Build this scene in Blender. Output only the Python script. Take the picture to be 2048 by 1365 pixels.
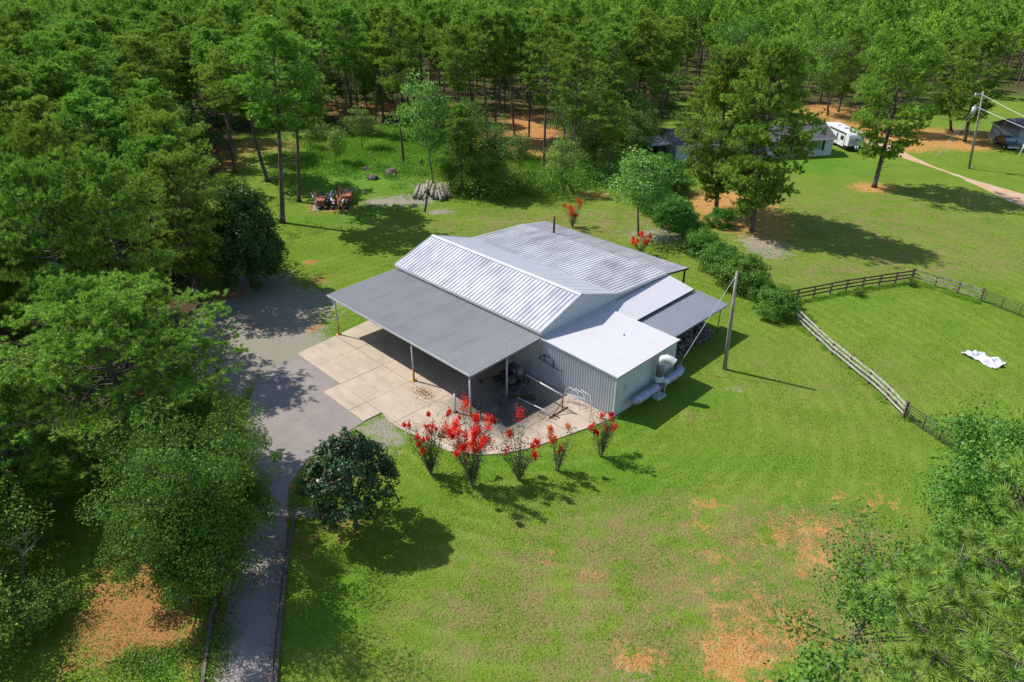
import bpy, math, random
import numpy as np
from mathutils import Vector, Matrix
PI = math.pi
for o in list(bpy.data.objects): bpy.data.objects.remove(o)
S = bpy.context.scene

# ------------------------------------------------------------------ camera
cd = bpy.data.cameras.new('camera'); cam = bpy.data.objects.new('camera', cd)
S.collection.objects.link(cam); S.camera = cam
cd.sensor_width = 36; cd.lens = 1388.78/2048*36; cd.clip_end = 6000; cd.clip_start = .5
TH = math.radians(29.228); RO = math.radians(.259)
cam.location = (0, 0, 30)
cam.rotation_euler = (Matrix.Rotation(PI/2-TH, 3, 'X') @ Matrix.Rotation(RO, 3, 'Z')).to_euler()

# ------------------------------------------------------------------ sky, sun, exposure
SUN_EL = math.radians(50); SUN_AZ = math.radians(155.5)       # direction towards the sun (math azimuth)
W = bpy.data.worlds.new('World'); S.world = W; W.use_nodes = True
nt = W.node_tree; bg = nt.nodes['Background']
sky = nt.nodes.new('ShaderNodeTexSky'); sky.sky_type = 'NISHITA'; sky.sun_disc = False
sky.sun_elevation = SUN_EL; sky.sun_rotation = PI/2-SUN_AZ; sky.air_density = 1.0; sky.dust_density = .6
nt.links.new(sky.outputs[0], bg.inputs[0]); bg.inputs[1].default_value = .15
ld = bpy.data.lights.new('sun', 'SUN'); sun = bpy.data.objects.new('sun', ld); S.collection.objects.link(sun)
ld.energy = 5.0; ld.angle = math.radians(.5); ld.color = (1, .955, .88)
sd = Vector((math.cos(SUN_AZ)*math.cos(SUN_EL), math.sin(SUN_AZ)*math.cos(SUN_EL), math.sin(SUN_EL)))
sun.rotation_euler = sd.to_track_quat('Z', 'Y').to_euler(); sun.location = (-40, 60, 80)
S.view_settings.view_transform = 'Standard'; S.view_settings.look = 'None'
S.view_settings.exposure = .42; S.view_settings.gamma = 1
S.render.engine = 'CYCLES'
S.cycles.max_bounces = 5; S.cycles.diffuse_bounces = 3; S.cycles.transmission_bounces = 3; S.cycles.glossy_bounces = 2

# ------------------------------------------------------------------ helpers
def link(o):
    S.collection.objects.link(o); return o
class MB:
    def __init__(s): s.v = []; s.f = []
    def add(s, vs, fs):
        n = len(s.v); s.v += [tuple(v) for v in vs]; s.f += [tuple(i+n for i in f) for f in fs]; return s
    def box(s, x0, x1, y0, y1, z0, z1):
        v = [(x, y, z) for z in (z0, z1) for x, y in ((x0, y0), (x1, y0), (x1, y1), (x0, y1))]
        return s.add(v, [(3,2,1,0), (4,5,6,7), (0,1,5,4), (1,2,6,5), (2,3,7,6), (3,0,4,7)])
    def bar(s, p, q, w, h, up=(0,0,1)):
        p = Vector(p); q = Vector(q); d = (q-p).normalized(); u = Vector(up)
        sx = d.cross(u)
        if sx.length < 1e-4: sx = Vector((1,0,0))
        sx.normalize(); uz = sx.cross(d).normalized(); sx = sx*w/2; uz = uz*h/2
        v = [e+a*sx+b*uz for e in (p, q) for a, b in ((-1,-1),(1,-1),(1,1),(-1,1))]
        return s.add(v, [(0,1,2,3), (7,6,5,4), (0,4,5,1), (1,5,6,2), (2,6,7,3), (3,7,4,0)])
    def tube(s, pts, rs, n=8, cap=True):
        pts = [Vector(p) for p in pts]
        if not hasattr(rs, '__len__'): rs = [rs]*len(pts)
        base = len(s.v); ref = None
        for i, p in enumerate(pts):
            d = (pts[min(i+1, len(pts)-1)]-pts[max(i-1, 0)]).normalized()
            if ref is None: ref = d.orthogonal().normalized()
            ref = (ref-d*ref.dot(d)).normalized(); bi = d.cross(ref)
            for k in range(n):
                t = 2*PI*k/n; s.v.append(tuple(p+(ref*math.cos(t)+bi*math.sin(t))*rs[i]))
        for i in range(len(pts)-1):
            for k in range(n):
                a = base+i*n+k; b = base+i*n+(k+1)%n
                s.f.append((a, b, b+n, a+n))
        if cap:
            s.f.append(tuple(base+k for k in reversed(range(n))))
            e = base+(len(pts)-1)*n; s.f.append(tuple(e+k for k in range(n)))
        return s
    def mesh(s, name, mat, smooth=False):
        m = bpy.data.meshes.new(name); m.from_pydata(s.v, [], s.f); m.materials.append(mat)
        if smooth: m.polygons.foreach_set('use_smooth', [True]*len(m.polygons))
        m.update(); return m
    def build(s, name, mat, parent=None, smooth=False):
        o = bpy.data.objects.new(name, s.mesh(name, mat, smooth)); link(o)
        if parent: o.parent = parent
        return o
def tag(o, label=None, cat=None, group=None, kind=None):
    if label: o['label'] = label
    if cat: o['category'] = cat
    if group: o['group'] = group
    if kind: o['kind'] = kind
    return o
def empty(name, loc=(0,0,0), rz=0):
    o = bpy.data.objects.new(name, None); link(o); o.location = (loc[0], loc[1], loc[2] if len(loc) > 2 else 0)
    o.rotation_euler = (0, 0, rz); o.empty_display_size = .3; return o
def inst(name, mesh, parent=None, loc=(0,0,0), rot=(0,0,0), sc=(1,1,1)):
    o = bpy.data.objects.new(name, mesh); link(o); o.location = loc; o.rotation_euler = rot; o.scale = sc
    if parent: o.parent = parent
    return o

# ------------------------------------------------------------------ materials
class NT:
    def __init__(s, name):
        s.m = bpy.data.materials.new(name); s.m.use_nodes = True; s.t = s.m.node_tree
        s.b = s.t.nodes['Principled BSDF']; s.out = s.t.nodes['Material Output']; s.co = s.t.nodes.new('ShaderNodeTexCoord')
    def n(s, t, **k):
        x = s.t.nodes.new(t)
        for a, b in k.items(): setattr(x, a, b)
        return x
    def put(s, sock, v):
        if isinstance(v, bpy.types.NodeSocket): s.t.links.new(v, sock)
        elif v is not None:
            if hasattr(v, '__len__') and len(v) == 3 and sock.type == 'RGBA': v = (*v, 1)
            sock.default_value = v
    def noise(s, scale, detail=3, rough=.55, vec=None, stretch=None, co='Object', dist=0):
        v = vec or s.co.outputs[co]
        if stretch:
            m = s.n('ShaderNodeMapping'); m.inputs['Scale'].default_value = stretch; s.put(m.inputs[0], v); v = m.outputs[0]
        x = s.n('ShaderNodeTexNoise'); s.put(x.inputs['Vector'], v); x.inputs['Scale'].default_value = scale
        x.inputs['Detail'].default_value = detail; x.inputs['Roughness'].default_value = rough; x.inputs['Distortion'].default_value = dist
        return x.outputs['Fac']
    def ramp(s, v, a, b, lo=0., hi=1.):
        x = s.n('ShaderNodeMapRange'); s.put(x.inputs[0], v); x.inputs[1].default_value = a; x.inputs[2].default_value = b
        x.inputs[3].default_value = lo; x.inputs[4].default_value = hi; return x.outputs[0]
    def mix(s, f, a, b):
        x = s.n('ShaderNodeMix', data_type='RGBA'); s.put(x.inputs[0], f); s.put(x.inputs[6], a); s.put(x.inputs[7], b); return x.outputs[2]
    def math(s, op, a, b=None):
        x = s.n('ShaderNodeMath', operation=op); s.put(x.inputs[0], a)
        if b is not None: s.put(x.inputs[1], b)
        return x.outputs[0]
    def attr(s, name):
        x = s.n('ShaderNodeAttribute'); x.attribute_name = name; return x
    def bump(s, h, strength=.4, dist=.02):
        x = s.n('ShaderNodeBump'); s.put(x.inputs['Height'], h); x.inputs['Strength'].default_value = strength
        x.inputs['Distance'].default_value = dist; s.put(s.b.inputs['Normal'], x.outputs[0])
    def fin(s, col, rough=.8, metal=0., spec=.3):
        s.put(s.b.inputs['Base Color'], s.mix(.23, col, (0,0,0))); s.put(s.b.inputs['Roughness'], rough); s.b.inputs['Metallic'].default_value = metal
        s.b.inputs['Specular IOR Level'].default_value = spec; return s.m
def simple(name, c1, c2=None, scale=4, rough=.7, metal=0., spec=.3, stretch=None, bump=0, lo=.35, hi=.65):
    s = NT(name); c2 = c2 or tuple(x*.75 for x in c1)
    f = s.noise(scale, 4, .6, stretch=stretch)
    if bump: s.bump(f, bump, .02)
    return s.fin(s.mix(s.ramp(f, lo, hi), c1, c2), rough, metal, spec)

def leafmat(name, c_dark, c_light, trans=.35, gloss=.12, third=None, thirdlim=.93, hv=1.):
    s = NT(name); t = s.attr('tint').outputs['Fac']; r = s.n('ShaderNodeObjectInfo').outputs['Random']
    col = s.mix(t, c_dark, c_light)
    col2 = s.mix(s.ramp(r, 0, 1, 0, .45), col, s.mix(.5, c_dark, c_light))
    hs = s.n('ShaderNodeHueSaturation'); s.put(hs.inputs['Color'], col2)
    s.put(hs.inputs['Value'], s.ramp(r, 0, 1, .88, 1.28)); s.put(hs.inputs['Hue'], s.ramp(s.math('FRACT', s.math('MULTIPLY', r, 7.3)), 0, 1, .5-.028*hv, .5+.012*hv))
    col = hs.outputs[0]
    if third: col = s.mix(s.math('GREATER_THAN', t, thirdlim), col, third)
    d = s.n('ShaderNodeBsdfDiffuse'); s.put(d.inputs[0], col)
    tr = s.n('ShaderNodeBsdfTranslucent'); s.put(tr.inputs[0], s.mix(.35, col, (.16,.28,.02)) if not third else col)
    g = s.n('ShaderNodeBsdfGlossy'); g.inputs['Roughness'].default_value = .5; g.inputs[0].default_value = (.85,.95,.9,1)
    m1 = s.n('ShaderNodeMixShader'); m1.inputs[0].default_value = trans; s.put(m1.inputs[1], d.outputs[0]); s.put(m1.inputs[2], tr.outputs[0])
    m2 = s.n('ShaderNodeMixShader'); m2.inputs[0].default_value = gloss*.35; s.put(m2.inputs[1], m1.outputs[0]); s.put(m2.inputs[2], g.outputs[0])
    s.put(s.out.inputs[0], m2.outputs[0]); return s.m

M = {}
M['needle'] = leafmat('pine_needles', (.038,.125,.014), (.32,.52,.055), .30, .05)
M['needle_near'] = leafmat('near_pine_needles', (.020,.085,.014), (.29,.48,.06), .26, .06)
M['leaf'] = leafmat('broad_leaves', (.022,.085,.010), (.145,.285,.032), .28, .05)
M['leaf_dark'] = leafmat('dark_oak_leaves', (.022,.075,.010), (.14,.25,.030), .25, .03, hv=.4)
M['leaf_light'] = leafmat('light_leaves', (.10,.21,.03), (.23,.39,.06), .38, .07)
M['leaf_ivy'] = leafmat('ivy_leaves', (.022,.078,.014), (.06,.165,.028), .22, .05)
M['leaf_hedge'] = leafmat('hedge_leaves', (.028,.105,.012), (.10,.25,.026), .28, .05)
M['leaf_magnolia'] = leafmat('magnolia_leaves', (.012,.040,.012), (.04,.10,.02), .14, .10, (.16,.07,.03), .90)
M['leaf_weed'] = leafmat('weed_blades', (.10,.26,.02), (.24,.46,.05), .4, .03)
M['leaf_scrub'] = leafmat('scrub_leaves', (.05,.15,.02), (.15,.32,.04), .34, .05)
M['myrtle_leaf'] = leafmat('myrtle_leaves', (.035,.08,.022), (.10,.15,.045), .3, .06, (.18,.05,.03), .9, hv=.4)
M['blossom'] = leafmat('red_blossoms', (.58,.006,.010), (.85,.030,.025), .3, .02, hv=0)
M['blossom_old'] = leafmat('faded_blossoms', (.50,.06,.02), (.60,.16,.05), .3, .02, hv=0)
M['bark'] = simple('pine_bark', (.21,.165,.135), (.085,.065,.055), 5, .95, stretch=(1,1,.35), bump=.8)
M['bark_pale'] = simple('pale_bark', (.26,.235,.20), (.13,.11,.09), 6, .9, stretch=(1,1,.4), bump=.5)
M['deadwood'] = simple('dead_wood', (.36,.32,.28), (.2,.17,.15), 6, .9)

# ------------------------------------------------------------------ foliage meshes (numpy)
def unit(v): return v/np.maximum(np.linalg.norm(v, axis=-1, keepdims=True), 1e-9)
def fmesh(name, verts, nper, tint, mat, nrm=None):
    """verts (N,nper,3): N loose faces of nper corners each; nrm (N,3): rounded shading normals of the clump"""
    N = verts.shape[0]
    m = bpy.data.meshes.new(name)
    m.vertices.add(N*nper); m.vertices.foreach_set('co', verts.reshape(-1).astype(np.float32))
    m.loops.add(N*nper); m.loops.foreach_set('vertex_index', np.arange(N*nper, dtype=np.int32))
    m.polygons.add(N); m.polygons.foreach_set('loop_start', (np.arange(N)*nper).astype(np.int32))
    at = m.attributes.new('tint', 'FLOAT', 'FACE'); at.data.foreach_set('value', tint.astype(np.float32))
    m.materials.append(mat); m.update(calc_edges=True)
    return m
def tuft_faces(rng, C, D, K, ln, wd, spread=1.15, CT=None):
    """K needles (triangles) from every tuft centre C about direction D"""
    N = len(C); d = unit(D)[:, None, :]*1.15+rng.normal(0, spread*.6, (N, K, 3)); d = unit(d)
    L = ln*rng.uniform(.7, 1.15, (N, K, 1)); p = C[:, None, :]+rng.normal(0, ln*.12, (N, K, 3))
    w = unit(np.cross(d, unit(D)[:, None, :]*1.1+np.array([0,0,.35])+rng.normal(0, .42, (N, K, 3))))*wd*.5
    f = np.stack([p-w, p+w, p+d*L], 2).reshape(-1, 3, 3)
    ct = (CT if CT is not None else rng.uniform(0, 1, N))[:, None]
    tint = (ct*.5+rng.uniform(0, .2, (N, 1))+rng.uniform(0, .3, (N, K))).reshape(-1); return f, tint, np.repeat(unit(D), K, 0)*.9+d.reshape(-1,3)*.6
def leaf_faces(rng, P, size, up=.8, out=None, outk=.6, aspect=.6):
    N = len(P); n = rng.normal(0, 1, (N, 3))*.75+np.array([0, 0, up])
    if out is not None: n = n+unit(out)*outk
    n = unit(n); a = unit(np.cross(n, rng.normal(0, 1, (N, 3)))); b = np.cross(n, a)
    s = size*rng.uniform(.6, 1.25, (N, 1)); a = a*s; b = b*s*aspect
    return np.stack([P-a, P+b*.9+a*.1, P+a, P-b*.9+a*.1], 1)

def pine_mesh(name, seed, H=18., cb=.5, R=3.4, nbr=60, K=14, ln=.42, wd=.075, clump=7, flat=.55, top_round=1., mat='needle', trunk_r=.2, bend=.5, stubs=8, bark='bark', cl_r=.42, sub=3, spread=1.15):
    rng = np.random.default_rng(seed); tb = MB()
    bx, by = rng.normal(0, bend, 2)
    def ax(t): return np.array([bx*math.sin(t*2.2)*.6, by*math.sin(t*1.9+.3)*.6-by*math.sin(.3)*.6, t*H])
    ts = [0, .03, .15, .3, .45, .6, .75, .88, .98]
    tb.tube([ax(t) for t in ts], [trunk_r*(1.35 if t == 0 else 1.05-.95*t) for t in ts], 8)
    C = []; D = []
    for i in range(nbr):
        u = (i+rng.uniform(0, 1))/nbr; t = cb+(1-cb)*u; az = i*2.399+rng.normal(0, .5)
        prof = (math.sin(min(1, (u+.14)/.62)*PI/2) if u < .48 else math.cos((u-.48)/.52*PI/2*.86)**.75)
        L = R*max(.16, prof)*rng.uniform(.55, 1.12)
        pit = -.12+.75*u**1.5+rng.normal(0, .14)
        d = np.array([math.cos(az)*math.cos(pit), math.sin(az)*math.cos(pit), math.sin(pit)])
        p0 = ax(t*.985); mid = p0+d*L*.55+np.array([0, 0, -.05*L]); end = p0+d*L+np.array([0, 0, .16*L])
        tb.tube([p0, mid, end], [min(.07, trunk_r*.28*(1.1-u*.7)+.012), .028, .010], 4, False)
        for j in range(sub):
            w = rng.uniform(.38, 1) if j else 1.
            q = (p0*(1-w)+end*w)+np.array([0, 0, -.05*L*math.sin(w*PI)])
            side = np.array([-math.sin(az), math.cos(az), 0])*max(-.55, min(.55, rng.normal(0, .32)))*L*.8 if j else np.zeros(3)
            c = q+side
            if j: tb.tube([p0*(1-w*.75)+end*(w*.75), c], [.02, .008], 3, False)
            n = max(2, int(rng.poisson(clump)))
            off = rng.normal(0, 1, (n, 3))*np.array([cl_r, cl_r, cl_r*flat])
            C.append(c+off); D.append(off*1.1+d*.3+np.array([0, 0, .6]))
    n = 8; top = ax(.99); off = rng.normal(0, .35, (n, 3)); C.append(top+off); D.append(off+np.array([0,0,.8]))
    for i in range(stubs):
        t = rng.uniform(cb*.45, cb); az = rng.uniform(0, 2*PI); L = rng.uniform(.5, R*.55)
        d = np.array([math.cos(az), math.sin(az), rng.uniform(-.25, .35)]); p0 = ax(t)
        tb.tube([p0, p0+d*L*.6, p0+d*L+np.array([0,0,rng.uniform(-.2,.3)])], [.035, .022, .008], 4, False)
    CT = np.concatenate([np.full(len(c), rng.uniform(0, 1)) for c in C]); C = np.concatenate(C); D = np.concatenate(D)
    f, tint, nn = tuft_faces(rng, C, D, K, ln, wd, spread, CT)
    return tb.mesh(name+'_trunk', M[bark], True), fmesh(name+'_crown', f, 3, tint, M[mat], nn)

def leafy_mesh(name, seed, H=10., cb=.3, R=3., ncl=50, nleaf=260, size=.11, mat='leaf', shape=1., bark='bark_pale', trunk_r=.13, shell=.75, cl=.75, topbias=0., stems=1, rj=0.):
    rng = np.random.default_rng(seed); tb = MB(); cz = H*(cb+1)/2; hz = H*(1-cb)/2
    for k in range(stems):
        a = k*2.4; o = np.array([math.cos(a), math.sin(a), 0])*(.12*R if stems > 1 else 0)
        top = np.array([rng.normal(0, .12)*R, rng.normal(0, .12)*R, H*.86])+o*4
        tb.tube([o, o*1.5+np.array([rng.normal(0,.06)*R, rng.normal(0,.06)*R, H*cb]), o*2.+(top-o*2)*.62, top], [trunk_r*1.25, trunk_r*.85, trunk_r*.45, .02], 7)
    P = []; OUT = []
    for i in range(ncl):
        d = rng.normal(0, 1, 3); d /= np.linalg.norm(d); r = shell+(1-shell)*rng.uniform(0, 1)
        r *= 1+rj*rng.uniform(-1, 1)
        if rng.uniform() < .25: r *= rng.uniform(.3, .8)
        z = d[2]*hz*r; rad = R*r*math.sqrt(max(.05, 1-d[2]**2))*(1-topbias*max(-.6, d[2]))
        a = math.atan2(d[1], d[0]); rad *= 1+.22*math.sin(3*a+seed)+.12*math.sin(5*a+2*seed)+rng.normal(0,.08)
        c = np.array([math.cos(a)*rad, math.sin(a)*rad, cz+z])
        p0 = np.array([0, 0, min(H*.8, max(H*cb*.8, c[2]-rad*.75))])
        tb.tube([p0, p0*.4+c*.6+np.array([0,0,.1]), c], [trunk_r*.3, .03, .008], 4, False)
        n = int(nleaf*rng.uniform(.5, 1.4)); s = cl*rng.uniform(.55, 1.4)
        off = rng.normal(0, 1, (n, 3)); off = off/np.maximum(1, np.linalg.norm(off, axis=1, keepdims=True)*.62)*np.array([s, s, s*.62])
        P.append(c+off); OUT.append(off+unit(c-np.array([0,0,cz]))*.3)
    P = np.concatenate(P); OUT = np.concatenate(OUT)
    k = P[:, 2] > .05; P = P[k]; OUT = OUT[k]
    f = leaf_faces(rng, P, size, .7, OUT, .7)
    tint = rng.uniform(0, 1, len(P))
    return tb.mesh(name+'_trunk', M[bark], True), fmesh(name+'_crown', f, 4, tint, M[mat], unit(OUT)+rng.normal(0,.25,OUT.shape))

def blob_mesh(name, seed, R=(2,2,1.6), n=5000, size=.1, mat='leaf_hedge', lumps=.2, thick=.18, lift=.85, nc=70, cs=.24, taper=0.):
    """dense bush: leaf clusters over a lumpy ellipsoid, twig core inside"""
    rng = np.random.default_rng(seed); c = unit(rng.normal(0, 1, (nc, 3))); c[:, 2] = np.where(c[:, 2] < -.75, -c[:, 2], c[:, 2])
    w = np.zeros(nc)
    for k in range(9):
        q = unit(rng.normal(0, 1, (1, 3))); w += np.exp(-((c-q)**2).sum(1)*5)*rng.uniform(-.8, 1)
    r = (1+lumps*w)*rng.uniform(1-thick*1.6, 1+thick*.5, nc)
    r[::7] *= .7
    C = c*r[:, None]; k = rng.integers(0, nc, n); off = unit(rng.normal(0, 1, (n, 3)))*(rng.uniform(.2, 1, (n, 1))**.5)*cs*rng.uniform(.7, 1.3, nc)[k][:, None]
    P = (C[k]+off*np.array([1, 1, .8])); P *= np.array(R); tz = np.clip((P[:, 2]/R[2]+.9)/1.9, 0, 1.05)
    P[:, :2] *= (1-taper*tz**1.3+taper*.25)[:, None]; P[:, 2] += R[2]*lift
    OUT = off/cs*1.1+c[k]*.8; k2 = P[:, 2] > .03; P = P[k2]; OUT = OUT[k2]
    f = leaf_faces(rng, P, size, .5, OUT, .9); tint = np.clip(rng.uniform(0, 1, nc)[k][k2]*.35+rng.uniform(0, .65, len(P)), 0, 1)
    if 'magnolia' in name: tint = rng.uniform(0, 1, len(P))
    tb = MB()
    for i in range(22):
        a = i*2.4; e = (math.cos(a)*R[0]*.6, math.sin(a)*R[1]*.6, R[2]*(lift+.45*math.sin(i*1.7)))
        tb.tube([(0, 0, 0), (e[0]*.4, e[1]*.4, e[2]*.6), e], [.06, .035, .01], 4, False)
    return tb.mesh(name+'_stems', M['bark'], True), fmesh(name+'_foliage', f, 4, tint, M[mat], OUT)
def plant(name, meshes, x, y, label, cat, group=None, sc=(1,1,1), rz=0, parts=('trunk', 'crown'), lean=(0,0), z=0):
    r = empty(name, (x, y, z), rz)
    tag(r, label, cat, group)
    for p, m in zip(parts, meshes):
        o = inst(p, m, r)
    r.scale = sc; r.rotation_euler = (lean[0], lean[1], rz); return r
exec_order = []
# ------------------------------------------------------------------ ground
def inpoly(x, y, P):
    x = np.asarray(x, float); y = np.asarray(y, float); r = np.zeros(x.shape, bool); n = len(P)
    for i in range(n):
        x0, y0 = P[i]; x1, y1 = P[(i+1) % n]
        c = ((y0 > y) != (y1 > y)) & (x < (x1-x0)*(y-y0)/(y1-y0+1e-12)+x0); r ^= c
    return r
def spaced(a, b, s, lo, hi):
    core = np.arange(a, b+s, s); l = [a]; r = [core[-1]]; st = s
    while l[-1] > lo: st *= 1.25; l.append(l[-1]-st)
    st = s
    while r[-1] < hi: st *= 1.25; r.append(r[-1]+st)
    return np.array(l[:0:-1]+list(core)+r[1:])
# forest floor region (world outlines of the woods)
WOOD_L = [(-53.22,135.57), (-44.72,111.31), (-45.73,90.99), (-36.91,77.97), (-29.30,61.68), (-29.01,55.44), (-29.70,48.51), (-30.94,44.12), (-33.81,40.87), (-35.92,39.08), (-52.28,37.84), (-110,20), (-260,150), (-117.91,166.07), (-64.36,167.37)]
WOOD_B = [(-165.78,156.09), (-108.80,151.96), (-61.77,135.40), (-40.17,133.31), (-32.20,140.41), (-19.73,143.44), (-8.55,125.32), (4.73,121.96), (6.61,107.78), (11.41,100.65), (22.28,112.45), (28.03,135.93), (35.69,161.35), (37.91,172.44), (62.82,170.48), (66.41,155.37), (71.62,152.32), (79.78,156.21), (88.32,158.04), (102.38,174.04), (131.97,178.81), (195.00,180.40), (420,330), (-420,330)]
# colour masks: clay, weeds, litter, dry  -> (x, y, rx, ry, strength)
CLAY = [(-29.44,159.26,18.81,6.81,.9), (-1.40,124.71,6.67,10.30,1.), (3.40,142.06,5.99,16.31,.8), (-5.72,121.77,3.48,4.92,.7), (11.32,96.05,2.27,1.86,.8), (2.85,115.23,4.98,3.83,.6),
  (27.81,89.92,3.69,6.69,1.), (31.96,85.99,3.55,8.16,.8), (31.74,94.30,4.89,3.16,.7), (52.94,100.28,3.09,2.51,.9), (77.13,133.98,14.21,6.66,1.), (67.85,143.41,6.04,12.27,1.), (71.01,156.01,6.51,7.66,1.), (81.27,126.25,4.49,3.37,.9), (68.94,124.92,5.34,3.67,.7),
  (-20.41,25.04,1.89,3.05,1.), (-18.01,23.51,2.03,1.49,.9), (-22.25,28.50,0.85,1.50,.8), (-18.23,32.18,1.23,1.14,.9), (-18.75,29.68,1.46,1.58,.7), (-14.90,22.65,0.50,2.57,.7), (-14.38,35.24,0.52,1.09,.8), (-13.46,37.04,0.88,0.53,.5), (-12.23,29.32,0.75,1.56,.45), (-31.45,68.40,1.39,1.86,.8), (-28.49,62.83,1.50,1.16,1.), (-17.98,55.83,0.41,0.77,.9), (-22.32,71.40,0.66,0.71,1.), (-23.75,90.24,2.42,2.09,.8), (-26.16,91.27,1.63,2.99,.6),
  (10.70,22.00,1.27,1.10,1.1), (14.67,24.13,0.82,0.55,.8), (12.40,22.79,1.99,2.01,.42), (17.53,28.36,0.68,0.97,.7), (16.13,27.62,0.56,0.58,.5), (11.46,30.88,0.96,0.50,.5), (12.39,32.82,1.25,0.36,.6), (13.52,34.79,1.62,0.49,.42), (16.67,34.00,1.28,0.57,.3), (20.89,33.79,0.44,0.28,.6), (23.44,33.12,1.57,0.73,.5), (15.18,29.88,1.32,0.88,.4), (11.95,28.70,1.14,0.76,.38), (17.39,31.12,1.81,1.26,.3), (15.64,22.81,1.12,0.86,.45), (6.30,21.92,0.97,0.60,1.0), (5.40,22.47,0.54,0.34,.5), (4.68,27.48,0.78,0.36,.5), (1.93,28.34,0.51,0.30,.42), (0.47,23.90,0.13,0.67,.0), (-7.21,21.31,0.53,0.37,.25), (12.72,25.54,3.19,1.97,.25), (18.74,30.71,2.39,1.65,.3),
  (-20.14,66.57,2.62,1.78,.45), (-9.88,30.54,1.49,0.74,.55), (-28.47,32.33,1.23,0.53,.4), (-12.17,107.76,2.82,3.40,.6), (-47.25,121.01,5.20,10.47,.5), (-38.76,124.75,5.34,4.40,.5), (-46.32,111.29,4.02,3.00,.4)]
SAND = [(-25.18,51.84,2.16,5.19,.9), (-21.81,47.05,1.20,2.99,.9), (-21.66,57.48,4.20,5.06,1.), (-25.85,57.44,2.80,6.08,.9), (-21.74,51.87,3.88,3.46,1.), (-18.98,61.78,2.96,1.35,.7), (-18.53,52.77,1.75,1.77,.8), (-26.41,66.50,3.14,2.79,.7), (-27.29,59.50,2.40,4.27,.7), (-18.21,92.46,2.33,1.75,.9), (-13.55,93.64,3.12,2.90,.8), (-9.74,88.58,1.72,1.01,.9), (-11.43,100.30,3.24,2.01,.8), (-23.50,98.14,2.89,2.42,.4), (29.82,77.17,2.66,4.20,.9), (-8.96,39.57,1.42,1.63,.8), (-9.93,41.06,1.31,0.86,.6), (5.87,21.51,1.20,0.75,.6), (-2.02,109.07,4.75,3.48,.5), (3.97,32.77,2.49,0.90,.15), (96.08,138.59,2.93,3.53,.3), (-9.04,42.31,0.82,0.77,.3), (17.69,46.27,0.95,0.73,.35), (-22.91,61.74,3.45,3.39,.5), (10.82,87.66,3.28,1.99,.3), (19.23,80.36,3.66,3.45,.5), (15.56,80.32,3.05,2.41,.4)]
LUSH = [(3.26,36.63,6.71,1.36,.6), (8.88,34.18,1.92,0.86,.9), (-3.64,30.57,2.38,0.82,.7), (-0.70,32.74,4.98,0.90,.5), (18.64,32.86,2.18,0.81,.8), (18.06,36.74,4.04,1.36,.5), (11.57,26.20,1.89,1.01,.5), (1.09,29.02,1.73,0.38,.8), (-16.56,53.69,2.66,2.36,.7), (8.26,41.20,1.82,1.85,.7), (14.50,44.49,2.31,1.37,.5), (50.08,112.92,4.89,4.93,1.), (8.70,62.07,14.87,9.22,.2), (-17.02,121.56,10.43,17.78,.9), (-24.66,111.65,8.88,12.17,1.), (12.38,110.78,8.82,8.97,.8), (-2.07,112.04,4.86,9.15,.7), (-21.25,87.22,7.19,4.75,.5), (-20.45,61.77,2.96,2.71,.5), (33.59,62.33,3.98,0.92,.6), (41.90,65.99,3.12,1.00,.7), (28.14,109.57,3.18,4.09,.8), (-16.88,22.64,1.73,1.71,.7), (-28.58,34.17,2.24,1.23,.6), (-12.00,33.12,1.25,1.18,.7), (-42.03,136.66,7.71,8.64,.7), (-50.28,117.55,5.06,5.29,.7), (35.02,160.76,6.69,11.57,.6), (-3.64,24.19,1.54,1.54,.4), (-8.67,26.09,2.69,2.70,.4), (6.66,31.90,3.06,0.43,.6)]
DRY = [(12.16,30.67,9.54,2.48,.6), (7.51,26.18,5.13,2.71,.62), (2.61,25.49,5.05,2.95,.5), (-3.70,24.81,2.09,1.27,.5), (49.69,79.05,15.66,8.46,.35), (49.28,72.81,9.01,2.94,.4), (14.36,84.80,12.77,5.68,.45), (14.34,57.83,2.81,6.15,.0), (-3.05,35.57,2.96,0.70,.0), (45.35,90.17,13.44,8.42,.3), (0.31,83.68,12.63,3.69,.45), (13.79,23.98,5.12,3.67,.75), (17.82,29.12,3.46,2.32,.5), (4.80,21.64,4.83,1.62,.5), (13.58,42.17,1.11,0.64,.5), (27.31,47.46,12.11,6.09,.18), (33.76,69.13,10.80,3.24,.4), (-10.93,37.06,2.03,2.12,.3), (2.73,27.54,3.34,1.08,.35), (-4.64,21.86,3.64,1.09,.3), (64.83,94.78,6.31,5.47,.3)]
gx = spaced(-90, 100, .9, -1600, 1600); gy = spaced(12, 150, .9, -500, 3000)
GX, GY = np.meshgrid(gx, gy); fx = GX.ravel(); fy = GY.ravel()
def field(L):
    r = np.zeros(fx.shape)
    for x, y, rx, ry, s in L:
        q = ((fx-x)/max(rx,.5))**2+((fy-y)/max(ry,.5))**2; r = 1-(1-r)*(1-np.clip(s,0,1)*np.exp(-q*.8))
    return r
rs = np.random.default_rng(5)
nx, ny = len(gx), len(gy)
idx = np.arange(nx*ny).reshape(ny, nx)
F = np.stack([idx[:-1,:-1], idx[:-1,1:], idx[1:,1:], idx[1:,:-1]], -1).reshape(-1, 4)
gm = bpy.data.meshes.new('ground')
gz = np.zeros(nx*ny)
gm.from_pydata(np.stack([fx, fy, gz], 1).tolist(), [], F.tolist())
wood = (inpoly(fx, fy, WOOD_L) | inpoly(fx, fy, WOOD_B) | (fy > 300)).astype(float)
wm = wood.reshape(ny, nx); 
for k in range(2): wm = (wm+np.roll(wm,1,0)+np.roll(wm,-1,0)+np.roll(wm,1,1)+np.roll(wm,-1,1))/5
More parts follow.
